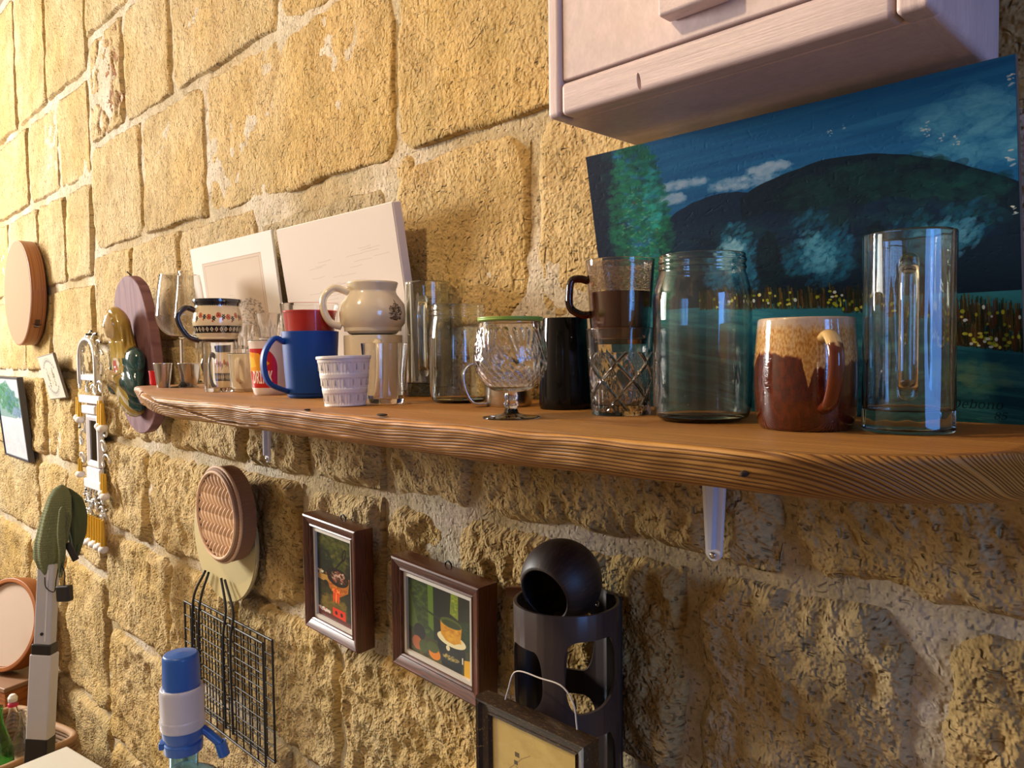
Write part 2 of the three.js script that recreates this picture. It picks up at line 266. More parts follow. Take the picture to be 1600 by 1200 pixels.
{ // courses, heights relative to the eye
  const G = 0.004;
  const row = (y0, y1, xs, opts = {}) => { for (let i = 0; i + 1 < xs.length; i++) stone(xs[i] + G, xs[i + 1] - G, EYE + y0 + G, EYE + y1 - G, opts[i]); };
  row(0.92, 1.33, [-2.49, -1.95, -1.45, -0.9, -0.3, 0.3]);
  row(0.615, 0.92, [-2.49, -2.2, -1.88, -1.36, -0.93, -0.45, 0.1, 0.6], { 0: { pit: [-2.33, EYE + 0.76, 0.13, 0.17] } });
  row(0.305, 0.615, [-2.49, -2.09, -1.70, -1.0, -0.5, 0.0, 0.5], { 2: { tone: 0.2 }, 3: { tone: 0 } });
  row(0.03, 0.305, [-2.49, -2.18, -1.86, -1.47], { 2: { grey: 0.3 } });
  row(0.03, 0.275, [-1.47, -1.02], { 0: { grey: 0.8 } });
  stone(-1.0, -0.955, EYE + 0.262, EYE + 0.318, { round: 0.02, tone: 0 });
  row(0.03, 0.305, [-1.012, -0.705, -0.42, -0.1, 0.25, 0.6], { 0: { round: 0.07, tone: 0 }, 1: { tone: 0.4 } });
  row(-0.24, 0.03, [-2.49, -1.96, -1.55, -1.30, -1.06, -0.83, -0.36, 0.02, 0.5], {});
  row(-0.51, -0.24, [-2.49, -2.12, -1.72, -1.33, -1.06, -0.89, -0.47, -0.22, 0.2]);
  row(-0.80, -0.51, [-2.49, -2.0, -1.62, -1.2, -0.78, -0.44, -0.05, 0.4]);
  row(-1.6, -1.15, [-2.49, -2.0, -1.5, -1.0, -0.5, 0.2]); row(-1.6, -1.1, [-4.6, -4.0, -3.4, -2.9, -2.49]); row(-1.15, -0.80, [-2.49, -1.95, -1.4, -0.9, -0.4, 0.2]);
  row(0.83, 1.33, [-4.6, -3.9, -3.3, -2.9, -2.49]);
  row(0.53, 0.83, [-4.6, -3.75, -3.17, -2.80, -2.49]);
  row(0.23, 0.53, [-4.6, -4.1, -3.5, -3.06, -2.76, -2.49]);
  row(-0.06, 0.23, [-4.6, -3.85, -3.3, -2.95, -2.49]);
  row(-0.36, -0.06, [-4.6, -4.1, -3.45, -3.08, -2.72, -2.49]);
  row(-0.66, -0.36, [-4.6, -3.8, -3.2, -2.85, -2.49]);
  row(-1.1, -0.66, [-4.6, -3.9, -3.35, -2.9, -2.49]);
  const bx0 = RX0 - 0.2, bx1 = 0.7, mortarGeo = gridGeo(620, 300, (u, v) => {
    const x = mix(bx0, bx1, u), y = mix(0, CEIL, v), rg = ROUGH(y), n = fbm(x * 4, y * 4, 40, 2);
    const z = mix(-0.0032, -0.011, rg) + 0.0042 * clamp(n * 1.6, -1, 1) + 0.003 * fbm(x * 25, y * 25, 42, 2);
    const c = mixc([0.74, 0.66, 0.54], [0.58, 0.45, 0.25], clamp(0.5 - n * 1.3)); return [x, y, z, x / 0.5, y / 0.5, ...c];
  });
  part('mortar', mortarGeo, M.mortar, wallBack);
  part('wall_core', merge([tx(new THREE.BoxGeometry(RX1 - RX0 + 0.6, CEIL, 0.2), (RX0 + RX1) / 2, CEIL / 2, -0.15)]), M.plaster, wallBack);
}

// ------------------------------------------------------------------ shelf
const SH = { x0: -1.745, x1: -0.1, z0: 0.015, zf: 0.312, t: 0.036 };
{
  const grain = dataTex(1024, (u, v) => { const k = woodGrain(u * 2, v, 26), f = clamp(k); const c = mixc([0.82, 0.62, 0.32], [0.40, 0.24, 0.08], f * 0.95); return c; }, true);
  const gb = dataTex(1024, (u, v) => { const k = 1 - woodGrain(u * 2, v, 26); return [k]; });
  M.shelf = phys(0xffffff, 0.55, { map: grain, bumpMap: gb, bumpScale: 0.0009, vertexColors: true });
  const zf = (x) => { // plan of the live front edge, both ends rounded
    let z = SH.zf + 0.010 * N3(x * 3.1, 1) + 0.004 * N3(x * 11, 2); z -= 0.135 * (1 - sstep(-1.75, -1.18, x)); const e = (x - SH.x0) / 0.06; const er = (SH.x1 - x) / 0.13;
    if (e < 1) z -= 0.055 * (1 - Math.sqrt(clamp(1 - (1 - e) ** 2))) ; if (er < 1) z -= 0.15 * (1 - Math.sqrt(clamp(1 - (1 - clamp(er)) ** 2))); return z; };
  const th = (x) => SH.t + 0.005 * N3(x * 2.3, 5) + 0.012 * (1 - sstep(-1.6, -1.3, x));
  const NP = 64, NX = 620;
  const shelfGeo = gridGeo(NP, NX, (u, v) => {
    const vv = v < 0.06 ? v * v / 0.12 : v > 0.94 ? 1 - (1 - v) ** 2 / 0.12 : 0.03 + (v - 0.06) / 0.88 * 0.94, x = mix(SH.x0, SH.x1, vv), z1 = zf(x), t = th(x);
    // perimeter: back top -> front top -> rounded front -> front bottom -> back bottom
    let z, y, s; const a = u;
    const R = 0.008;
    if (a < 0.3) { const k = a / 0.3; z = mix(SH.z0, z1 - R, k); y = 0; s = z; }
    else if (a < 0.74) { const k = (a - 0.3) / 0.44, ang = k * Math.PI / 1; // front face: rounded corners, lower part leaning back a little
      const py = k * t; const rt = k < 0.22 ? 1 - k / 0.22 : 0, rb = k > 0.72 ? (k - 0.72) / 0.28 : 0;
      y = -py; z = z1 - R * rt * rt - 0.016 * rb * rb - 0.022 * k + 0.002 * fbm(x * 20, k * 2, 3, 2); s = z1 + py; }
    else { const k = (a - 0.74) / 0.26; z = mix(z1 - 0.038, SH.z0, k); y = -t; s = z1 + t + (z1 - z); }
    if (a >= 0.3 && a < 0.74) { // the long split in the front edge
      const k = (a - 0.3) / 0.44, kc = 0.02 + 0.75 * sstep(-1.36, -0.93, x) + 0.07 * N3(x * 14, 8), d = Math.abs(k - kc) * t, on = sstep(-1.40, -1.36, x) * (1 - sstep(-0.98, -0.88, x)); z -= 0.010 * on * (1 - sstep(0.0006, 0.0018, d)); }
    const notch = 1 - sstep(0.004, 0.014, Math.abs(x + 1.43 - 0.9 * (y + 0.015))); if (a > 0.3 && a < 0.74) z -= 0.014 * notch;
    { const e0 = Math.min((x - SH.x0) / 0.03, (SH.x1 - x) / 0.016), q = e0 < 1 ? Math.sqrt(clamp(1 - (1 - e0) ** 2)) : 1; y = -t / 2 + (y + t / 2) * q; }
    const nn = fbm(x * 3, s * 12, 3, 3), warm = [0.90, 0.70, 0.32], fair = [1.0, 1.0, 0.85], dk = [0.50, 0.34, 0.17];
    let c = mixc(warm, fair, clamp(0.45 + 0.8 * fbm(x * 1.6, s * 9, 8, 2))); c = mixc(c, dk, clamp(nn * 0.9 - 0.02));
    return [x, SHELF + y, z, x / 0.9, s / 0.085, ...c];
  });
  const shelf = part('plank_shelf', shelfGeo, M.shelf); shelf.userData = { label: 'thick live-edge wooden plank shelf with a long split, carrying the mugs and glasses', category: 'shelf' };
  const capGeo = []; for (const v of [0, 1]) { const x = v ? SH.x1 : SH.x0; capGeo.push(tx(new THREE.BoxGeometry(0.004, th(x) * 0.96, zf(x) - SH.z0 - 0.02), x - (v ? 0.003 : -0.003), SHELF - th(x) / 2, (zf(x) + SH.z0) / 2 - 0.005)); }
  { for (const [px, py, z, a, b] of [[1163, 740, 0.2955, 0.0026, 0.0022], [597, 648, 0.297, 0.0075, 0.0014], [480, 640, 0.298, 0.003, 0.001], [1395, 735, 0.283, 0.002, 0.0016]]) { const q = onZ(px, py, zf(onZ(px, py, z).x) - 0.009); part('hole_mark', tx(new THREE.SphereGeometry(1, 14, 10).scale(a, b, 0.004), q.x, q.y, q.z), std(lin(0.035, 0.018, 0.008), 0.9), shelf); } }  // dark spots for holes and a crack, their shade put into the colour
}
for (const [px0, py1, wpx, lab] of [[1117, 872, 36, 'white metal shelf bracket with screw near the wine holder'], [420, 720, 15, 'white metal shelf bracket above the round wicker basket']]) {
  const p = onZ(px0, py1, 0.018), r = rOf(p, wpx), hgt = SHELF - 0.041 - p.y;
  const b = thing('shelf_bracket', lab, 'bracket', V(p.x, p.y, 0.018));
  const wTop = Math.max(0.012, r * 1.25), s = new THREE.Shape(); s.moveTo(-wTop * 0.55, 0.004); s.quadraticCurveTo(0, -0.008, wTop * 0.55, 0.004); s.lineTo(wTop, hgt); s.lineTo(-wTop, hgt); s.closePath();
  part('wall_leg', new THREE.ExtrudeGeometry(s, { depth: 0.003, bevelEnabled: true, bevelSize: 0.001, bevelThickness: 0.001, bevelSegments: 2 }), std(lin(0.8, 0.8, 0.82), 0.3), b);
  const s2 = new THREE.Shape(); s2.moveTo(-wTop * 0.12, 0.012); s2.lineTo(wTop * 0.12, 0.012); s2.lineTo(wTop * 0.42, hgt); s2.lineTo(-wTop * 0.42, hgt); s2.closePath();
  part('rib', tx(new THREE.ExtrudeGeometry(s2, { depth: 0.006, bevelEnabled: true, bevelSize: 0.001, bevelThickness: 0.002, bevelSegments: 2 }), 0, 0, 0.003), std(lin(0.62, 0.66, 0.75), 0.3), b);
  part('arm', tx(box(wTop * 2, 0.003, 0.13, 0.001), 0, hgt - 0.001, 0.065), std(lin(0.8, 0.8, 0.82), 0.3), b);
  part('screw', tx(new THREE.SphereGeometry(0.0038, 16, 8).scale(1, 1, 0.6), 0, 0.004, 0.005), M.steel, b);
}

// ------------------------------------------------------------------ cabinet
{
  const x0 = -0.503, x1 = -0.166, yb = EYE + 0.2225, zf = 0.195, H = 0.5, w = x1 - x0, cx = (x0 + x1) / 2;
  const paintTint = dataTex(512, (() => { const a = makePNoise(5, 31), b = makePNoise(40, 32), c = makePNoise(150, 33); return (u, v) => { const k = 0.93 + 0.035 * a(u, v) + 0.025 * b(u, v) + 0.02 * c(u, v); return [k, k, k]; }; })(), true);
  const paintBump = dataTex(512, (() => { const a = makePNoise(24, 34), b = makePNoise(90, 35); return (u, v) => [0.5 + 0.3 * a(u * 0.25, v) + 0.2 * b(u, v)]; })());
  const paint = phys(lin(0.74, 0.60, 0.60), 0.42, { map: paintTint, bumpMap: paintBump, bumpScale: 0.00015 });
  const t = thing('wall_cabinet', 'pinkish white painted wooden wall cabinet above the landscape painting', 'cabinet', V(cx, yb, 0.02));
  const D = zf - 0.02;
  part('body', merge([tx(box(0.02, H, D - 0.02, 0.004), -w / 2 + 0.01, H / 2, (D - 0.02) / 2), tx(box(0.022, H, D - 0.02, 0.006), w / 2 - 0.011, H / 2, (D - 0.02) / 2), tx(box(w - 0.03, 0.016, D - 0.02, 0.003), 0, 0.008, (D - 0.02) / 2), tx(box(w - 0.03, 0.016, D - 0.02, 0.003), 0, H - 0.008, (D - 0.02) / 2), tx(box(w - 0.03, H - 0.02, 0.01, 0.002), 0, H / 2, 0.005)]), paint, t);
  part('side_frame', tx(box(0.016, H, 0.024, 0.005, 3), -w / 2 + 0.008, H / 2, D - 0.012), paint, t);
  part('side_frame', tx(box(0.022, H, 0.024, 0.004, 3), w / 2 - 0.011, H / 2, D - 0.012), paint, t);
  const rail = new Brush(tx(box(w - 0.0395, 0.030, 0.023, 0.005, 3), -0.003, 0.015, D - 0.012)); rail.updateMatrixWorld();
  const nick = new Brush(tx(new THREE.SphereGeometry(0.004, 10, 8).scale(0.5, 2, 1), -0.062, 0.009, D - 0.0005, 0, 0, 0.15)); nick.updateMatrixWorld();
  const railG = new Evaluator().evaluate(rail, nick, SUBTRACTION).geometry; railG.clearGroups();
  part('bottom_rail', railG, paint, t, 'bottom rail with a small dark nick');
  const door = part('door', tx(box(w - 0.0405, H - 0.05, 0.018, 0.002), -0.003, 0.0325 + (H - 0.05) / 2, D - 0.0125), paint, t);
  const hp = onZ(1075, 13, zf + 0.015);
  part('handle', tx(box(0.058, 0.03, 0.018, 0.003), hp.x - cx, hp.y - yb + 0.017, D + 0.006), paint, door);
}

// ------------------------------------------------------------------ leaning and hanging flat things
function panel(TL, TR, bly, zt, zb) {                          // a plate seen with its top corners at TL, TR (front face z = zt) and its foot at row bly (z = zb)
  const a = onZ(...TL, zt), b = onZ(...TR, zt), w = len(b.x - a.x, b.y - a.y), roll = Math.atan2(b.y - a.y, b.x - a.x);
  const cx = (a.x + b.x) / 2, cy = (a.y + b.y) / 2, yl = typeof bly === 'number' && bly > 3 ? yAt(V(a.x, 0, zb), bly) : bly, h = len(a.y - yl, zt - zb);
  return { w, h, roll, tilt: Math.atan2(zt - zb, a.y - yl), pos: V(cx, cy - (a.y - yl), zb) };
}
function place(o, p) { o.position.copy(p.pos); o.rotation.set(p.tilt, 0, p.roll, 'YXZ'); return o; }
function blotch(g, x, y, rx, ry, color, n, size, alpha = 0.5, ang = 0) { g.globalAlpha = alpha; for (let i = 0; i < n; i++) { const a = rnd() * 6.283, q = Math.sqrt(rnd()); g.fillStyle = Array.isArray(color) ? color[Math.floor(rnd() * color.length)] : color; g.beginPath(); g.ellipse(x + Math.cos(a) * q * rx, y + Math.sin(a) * q * ry, size * (0.5 + rnd()), size * (0.25 + 0.4 * rnd()), ang + (rnd() - 0.5), 0, 6.283); g.fill(); } g.globalAlpha = 1; }
function poly(g, pts, c, alpha = 1) { g.globalAlpha = alpha; g.fillStyle = c; g.beginPath(); pts.forEach((p, i) => (i ? g.lineTo(...p) : g.moveTo(...p))); g.closePath(); g.fill(); g.globalAlpha = 1; }
{ // landscape painting
  const p = panel([913, 232], [1586, 80], SHELF, 0.09, 0.036); p.h -= 0.008; p.pos.y += 0.003; p.roll = 0;
  const art = canvasTex(1400, 1000, (g, W, H) => {
    const S = (x, y) => [x * W, y * H];
    g.fillStyle = '#145a88'; g.fillRect(0, 0, W, H);
    for (let i = 0; i < 260; i++) { const y = rnd() * 0.4 * H; g.globalAlpha = 0.12; g.fillStyle = ['#0e4878', '#2a7ca2', '#1a6894', '#3a8cae', '#0c4070'][i % 5]; g.beginPath(); g.ellipse(rnd() * W, y, 60 + rnd() * 200, 3 + rnd() * 10, -0.04, 0, 6.283); g.fill(); } g.globalAlpha = 1;
    blotch(g, W * 0.93, H * 0.17, 150, 110, ['#5a9fb6', '#6aabbe'], 120, 40, 0.12);
    // clouds
    for (const [x, y, rx, ry] of [[0.28, 0.17, 110, 14], [0.45, 0.20, 120, 20], [0.52, 0.17, 70, 14], [0.25, 0.215, 60, 16]]) blotch(g, x * W, y * H, rx, ry, ['#8fa9bd', '#7397b3', '#a9b9c6'], 140, 16, 0.22);
    // hills
    const hill = (pts, c) => { g.fillStyle = c; g.beginPath(); g.moveTo(...S(pts[0][0], 0.62)); for (const q of pts) g.lineTo(...S(...q)); g.lineTo(...S(pts[pts.length - 1][0], 0.62)); g.closePath(); g.fill(); };
    const arc = []; for (let i = 0; i <= 60; i++) { const u = i / 60; arc.push([0.44 + 0.56 * u, 0.235 - 0.14 * Math.sin(Math.PI * clamp(0.12 + u * 0.8)) ** 0.9 + 0.07 + 0.06 * u * u + 0.004 * N3(u * 12, 4)]); }
    const arc2 = []; for (let i = 0; i <= 50; i++) { const u = i / 50; arc2.push([0.2 + 0.34 * u, 0.34 - 0.115 * Math.sin(Math.PI * (0.05 + u * 0.8)) ** 0.8 + 0.004 * N3(u * 12, 9)]); }
    hill(arc2, '#07233a'); hill(arc, '#041d2b'); blotch(g, W * 0.72, H * 0.27, 260, 60, ['#0a2f33', '#051c28', '#0d3836'], 260, 30, 0.35); blotch(g, W * 0.9, H * 0.33, 120, 50, ['#12433f', '#0b3035'], 140, 20, 0.3);
    g.fillStyle = '#041a2c'; g.fillRect(0.18 * W, 0.44 * H, W * 0.82, H * 0.2);
    blotch(g, W * 0.6, H * 0.42, 520, 90, ['#05203a', '#061a2e', '#0a2f3e', '#082a33'], 500, 40, 0.5);
    // tree clumps
    const clump = (x, y, rx, ry, cs, n) => { for (let i = 0; i < 9; i++) blotch(g, x * W + (rnd() - 0.5) * rx * 1.3, y * H + (rnd() - 0.5) * ry * 1.3, rx * 0.5, ry * 0.4, cs, Math.round(n / 7), 13, 0.32, -0.55); };
    clump(0.40, 0.45, 100, 140, ['#15597a', '#1b6684', '#0e4360', '#2a7a94'], 420); clump(0.41, 0.45, 60, 70, ['#6f9db0', '#4f8aa2', '#8fb0bd'], 130);
    clump(0.62, 0.45, 120, 130, ['#10506c', '#17607c', '#0b3c56'], 420); clump(0.62, 0.46, 70, 70, ['#3b7f97', '#50899f'], 110);
    clump(0.86, 0.46, 150, 140, ['#0f4a68', '#175a78', '#0a3650', '#0d3f44'], 480); clump(0.88, 0.45, 90, 70, ['#4a8299', '#2d6f8a'], 110);
    blotch(g, W * 0.74, H * 0.5, 46, 110, ['#031623', '#04202a'], 200, 16, 0.6); blotch(g, W * 0.5, H * 0.48, 36, 110, ['#031623', '#04202a'], 200, 16, 0.6);
    // dark left edge and green tree
    g.fillStyle = '#04142c'; g.fillRect(0, 0, 0.085 * W, 0.62 * H); blotch(g, W * 0.075, H * 0.3, 40, 320, ['#04142c', '#062036', '#0b3136'], 320, 22, 0.4);
    blotch(g, W * 0.15, H * 0.3, 130, 330, ['#0b5a44', '#094a3a', '#116b4c', '#073c33', '#157852'], 1200, 18, 0.35); blotch(g, W * 0.15, H * 0.38, 85, 230, ['#2fa06f', '#58a878', '#86a77c', '#4a5b37', '#6b4a3a'], 220, 7, 0.35); blotch(g, W * 0.2, H * 0.2, 30, 120, ['#1c8a86', '#2b9c9a'], 90, 14, 0.3);
    // river
    const wg = g.createLinearGradient(0, H * 0.6, 0, H); wg.addColorStop(0, '#246878'); wg.addColorStop(0.4, '#0f4656'); wg.addColorStop(1, '#0d3639'); g.fillStyle = wg; g.fillRect(0, H * 0.615, W, H * 0.385);
    for (let i = 0; i < 420; i++) { g.globalAlpha = 0.16; g.fillStyle = ['#3f8e90', '#6fa39a', '#1d6068', '#0f454f', '#27706e', '#4f7d78'][i % 6]; g.beginPath(); g.ellipse(rnd() * W, H * (0.63 + 0.37 * rnd()), 40 + rnd() * 120, 4 + rnd() * 9, 0.12, 0, 6.283); g.fill(); } g.globalAlpha = 1;
    blotch(g, W * 0.9, H * 0.86, 110, 50, ['#56705a', '#6b7a55', '#2f6a58'], 120, 22, 0.16);
    // reed banks
    const reeds = (x0, x1, yb, hh) => { for (let i = 0; i < 520; i++) { const x = mix(x0, x1, rnd()) * W, y = (yb(x / W) - rnd() * 0.012) * H, l = hh * H * (0.4 + rnd()); g.strokeStyle = ['#1a2410', '#0c1a12', '#3a2a12', '#4a1f14', '#5d4a1c', '#10241a'][i % 6]; g.lineWidth = 1.5 + rnd() * 3; g.globalAlpha = 0.75; g.beginPath(); g.moveTo(x, y); g.lineTo(x + (rnd() - 0.5) * 10, y - l); g.stroke(); }
      for (let i = 0; i < 44; i++) { const x = mix(x0, x1, rnd()) * W, y = (yb(x / W) - 0.008 - rnd() * hh * 0.9) * H; g.globalAlpha = 0.85; g.fillStyle = ['#b5b52a', '#8f9c22', '#c7c04a', '#6b7d1c', '#c9d4d6'][i % 5]; g.beginPath(); g.ellipse(x, y, 3 + rnd() * 4, 3 + rnd() * 4, 0, 0, 6.283); g.fill(); } g.globalAlpha = 1; };
    reeds(0.30, 0.66, (x) => 0.625 + 0.05 * (x - 0.3), 0.055); reeds(0.66, 1.0, (x) => 0.66 + 0.25 * Math.max(0, x - 0.7), 0.06); reeds(0.84, 1.0, (x) => 0.76 + 0.2 * (x - 0.84), 0.05);
    // flaked spots of paint
    for (const [x, y, s] of [[0.845, 0.135, 7], [0.85, 0.155, 5], [0.9, 0.19, 7], [0.875, 0.175, 5], [0.66, 0.1, 5], [0.69, 0.09, 4], [0.99, 0.26, 9], [0.995, 0.06, 8], [0.99, 0.4, 7]]) blotch(g, x * W, y * H, s * 1.5, s * 2.2, ['#c8c4b8', '#9fb0b6'], 8, s * 0.6, 0.8);
    g.globalAlpha = 0.9; g.fillStyle = '#0a1716'; g.font = 'italic 36px serif'; g.fillText('Debono', W * 0.868, H * 0.955); g.font = 'italic 30px serif'; g.fillText('85', W * 0.945, H * 0.985); g.globalAlpha = 1;
  });
  const o = place(thing('landscape_painting', 'blue green landscape painting of hills and river leaning under the cabinet', 'painting'), p);
  part('board', tx(box(p.w, p.h, 0.006, 0.001), 0, p.h / 2, -0.0045), std(lin(0.16, 0.13, 0.1), 0.8), o);
  part('painted_surface', tx(new THREE.BoxGeometry(p.w - 0.001, p.h - 0.001, 0.0012), 0, p.h / 2, -0.0008), phys(0xffffff, 0.6, { map: art, bumpMap: stoneBump, bumpScale: 0.0004, specularIntensity: 0.25 }), o);
}
{ // two pale boards
  const print = canvasTex(700, 800, (g, W, H) => { g.fillStyle = '#d2cec8'; g.fillRect(0, 0, W, H); g.fillStyle = '#bba995'; g.fillRect(W * 0.14, H * 0.12, W * 0.72, H * 0.76); g.strokeStyle = '#9c8674'; g.lineWidth = 3; g.strokeRect(W * 0.14, H * 0.12, W * 0.72, H * 0.76); g.strokeRect(W * 0.165, H * 0.14, W * 0.67, H * 0.72);
    blotch(g, W * 0.66, H * 0.5, 110, 80, ['#56504a', '#3f3a36', '#7b7066'], 260, 7, 0.4); blotch(g, W * 0.5, H * 0.6, 190, 50, ['#6b6258', '#8d8172', '#4a4540'], 260, 8, 0.35); blotch(g, W * 0.45, H * 0.42, 60, 50, ['#8d8172', '#a69a8a'], 70, 6, 0.3); blotch(g, W * 0.68, H * 0.62, 110, 30, ['#8a6b3e', '#5f4c30'], 120, 6, 0.45); });
  const p1 = panel([297, 388], [424, 364], SHELF, 0.055, 0.02);
  p1.roll = 0; p1.pos.y += 0.002; const o1 = place(thing('mounted_print', 'small engraving print in a pale mount leaning behind the wine glasses', 'print'), p1);
  part('mount', tx(box(p1.w, p1.h, 0.004, 0.001), 0, p1.h / 2, -0.002), std(lin(0.6, 0.58, 0.55), 0.8), o1); part('printed_sheet', tx(new THREE.BoxGeometry(p1.w - 0.002, p1.h - 0.002, 0.0008), 0, p1.h / 2, 0.0005), std(0xffffff, 0.8, { map: print }), o1);
  const p2 = panel([431, 362], [613, 319], SHELF, 0.065, 0.02);
  const faint = canvasTex(600, 600, (g, W, H) => { g.fillStyle = '#cfc4bb'; g.fillRect(0, 0, W, H); g.strokeStyle = '#9d928a'; g.lineWidth = 2; g.globalAlpha = 0.4; for (let i = 0; i < 46; i++) { const x = 60 + rnd() * 440, y = 120 + rnd() * 300; g.beginPath(); g.moveTo(x, y); g.quadraticCurveTo(x + 30, y - 6 + 10 * rnd(), x + 50 + rnd() * 40, y - 4); g.stroke(); } g.globalAlpha = 1; });
  p2.roll = 0; p2.pos.y += 0.004; const o2 = place(thing('canvas_board', 'blank white stretched canvas leaning behind the cream pot', 'canvas'), p2);
  part('canvas', tx(box(p2.w, p2.h, 0.016, 0.002), 0, p2.h / 2, -0.0085), std(lin(0.76, 0.7, 0.66), 0.85), o2); part('primed_face', tx(new THREE.BoxGeometry(p2.w - 0.003, p2.h - 0.003, 0.0008), 0, p2.h / 2, 0), std(0xffffff, 0.85, { map: faint }), o2);
}
function frameGeo(w, h, prof) {                                // mitred moulding: prof = [inset from outer edge, height z] points, four sides
  const gs = [];
  for (let k = 0; k < 4; k++) { const L = k % 2 ? h : w, O = k % 2 ? w : h, pos = [], idx = [], uv = [];
    prof.forEach(([i, z]) => { for (const s of [-1, 1]) { const x = s * (L / 2 - i), y = O / 2 - i; const [X, Y] = [[x, y], [y, -x], [-x, -y], [-y, x]][k]; pos.push(X, Y, z); uv.push(x / 0.2, (i + z) / 0.05); } });
    for (let i = 0; i < prof.length - 1; i++) { const a = i * 2; idx.push(a, a + 2, a + 1, a + 1, a + 2, a + 3); }
    const g = new THREE.BufferGeometry(); g.setAttribute('position', new THREE.Float32BufferAttribute(pos, 3)); g.setAttribute('uv', new THREE.Float32BufferAttribute(uv, 2)); g.setIndex(idx); gs.push(toCreasedNormals(g, 0.6)); gs[k].computeBoundingBox(); }
  return gs;
}
const frameGrain = dataTex(512, (u, v) => { const k = woodGrain(u * 2, v, 14); return mixc([0.42, 0.20, 0.10], [0.20, 0.08, 0.035], k); }, true);
const walnut = phys(0xffffff, 0.35, { map: frameGrain, clearcoat: 0.5, clearcoatRoughness: 0.2, side: THREE.DoubleSide });
function pictureFrame(name, label, TL, TR, bly, art) {
  const zt = 0.058, p = panel(TL, TR, bly, zt, 0.052), o = place(thing(name, label, 'picture'), p);
  const th = 0.036, prof = [[0.001, -th], [0, -0.006], [0.0015, -0.001], [0.004, 0], [0.007, -0.0015], [0.017, -0.005], [0.0195, -0.004], [0.0215, -0.006], [0.022, -0.013], [0.024, -0.013], [0.024, -th]];
  for (const g of frameGeo(p.w, p.h, prof)) part('moulding', g.translate(0, p.h / 2, 0), walnut, o);
  const iw = p.w - 0.044, ih = p.h - 0.044;
  for (const g of frameGeo(iw, ih, [[-0.001, -0.012], [0, -0.009], [0.006, -0.0085], [0.0065, -0.012], [0.0065, -0.014]])) part('slip', g.translate(0, p.h / 2, 0), std(lin(0.66, 0.62, 0.55), 0.6, { side: THREE.DoubleSide }), o);
  part('picture_sheet', tx(new THREE.BoxGeometry(iw - 0.004, ih - 0.004, 0.003), 0, p.h / 2, -0.0145), phys(0xffffff, 0.35, { map: art, clearcoat: 0.3, clearcoatRoughness: 0.1 }), o);
  part('backing', tx(new THREE.BoxGeometry(p.w - 0.006, p.h - 0.006, 0.003), 0, p.h / 2, -th + 0.002), std(lin(0.2, 0.14, 0.09), 0.9), o);
  part('hanger', tx(new THREE.TorusGeometry(0.007, 0.0014, 6, 14, Math.PI), 0, p.h - 0.001, -th + 0.004), M.iron, o);
}
const still1 = canvasTex(480, 620, (g, W, H) => {
  g.fillStyle = '#2b2f10'; g.fillRect(0, 0, W, H); blotch(g, W * 0.5, H * 0.2, 240, 130, ['#3d4616', '#56561a', '#23300f', '#6d6a22'], 420, 26, 0.4); blotch(g, W * 0.2, H * 0.35, 110, 90, ['#0f1a12', '#142417'], 180, 22, 0.5); blotch(g, W * 0.92, H * 0.6, 60, 260, ['#1a211c', '#242b22', '#11150f'], 260, 24, 0.5);
  blotch(g, W * 0.45, H * 0.82, 170, 80, ['#6b5a1c', '#7a6622', '#4d3f14'], 260, 24, 0.5);
  g.strokeStyle = '#0c0d0a'; g.lineWidth = 14; g.beginPath(); g.moveTo(W * 0.42, H * 0.45); g.lineTo(W * 0.74, H * 0.24); g.stroke(); g.beginPath(); g.ellipse(W * 0.75, H * 0.2, 16, 40, 0.4, 0, 6.3); g.stroke();
  poly(g, [[W * 0.25, H * 0.46], [W * 0.88, H * 0.44], [W * 0.84, H * 0.6], [W * 0.62, H * 0.68], [W * 0.36, H * 0.62]], '#b8651a'); blotch(g, W * 0.55, H * 0.57, 110, 40, ['#e08a26', '#8a3d10', '#c4701c'], 80, 18, 0.5);
  g.fillStyle = '#14100c'; g.beginPath(); g.ellipse(W * 0.57, H * 0.47, 140, 62, 0, 0, 6.3); g.fill(); blotch(g, W * 0.6, H * 0.47, 100, 40, ['#b98a72', '#8c3a22', '#3b2015', '#d8b39a', '#5a2616'], 60, 16, 0.8);
  poly(g, [[W * 0.02, H * 0.5], [W * 0.3, H * 0.49], [W * 0.34, H * 0.57], [W * 0.04, H * 0.56]], '#b98a3c'); blotch(g, W * 0.12, H * 0.47, 34, 12, ['#e9d9b8', '#c99a5a'], 16, 12, 0.8); g.fillStyle = '#1d1208'; g.beginPath(); g.ellipse(W * 0.26, H * 0.585, 34, 22, 0, 0, 6.3); g.fill();
  g.strokeStyle = '#241a0a'; g.lineWidth = 8; g.strokeRect(W * 0.08, H * 0.63, W * 0.16, H * 0.1);
  for (const x of [0.47, 0.53, 0.59]) { g.fillStyle = x === 0.53 ? '#ff7a2a' : '#e8401a'; g.beginPath(); g.ellipse(W * x, H * 0.68, 13, 52, 0.1, 0, 6.3); g.fill(); } blotch(g, W * 0.55, H * 0.63, 60, 12, ['#ff9a3a', '#d93a16'], 24, 12, 0.8);
  poly(g, [[W * 0.42, H * 0.82], [W * 0.76, H * 0.82], [W * 0.77, H * 0.94], [W * 0.43, H * 0.92]], '#d92f18'); for (const x of [0.52, 0.66]) { g.fillStyle = '#2a0c08'; g.beginPath(); g.ellipse(W * x, H * 0.87, 16, 14, 0, 0, 6.3); g.fill(); }
  poly(g, [[0, H * 0.9], [W, H * 0.93], [W, H], [0, H]], '#5b1f1c'); blotch(g, W * 0.2, H * 0.89, 80, 12, ['#cfc6c0', '#b65a48', '#e8e2dc'], 30, 14, 0.8);
});
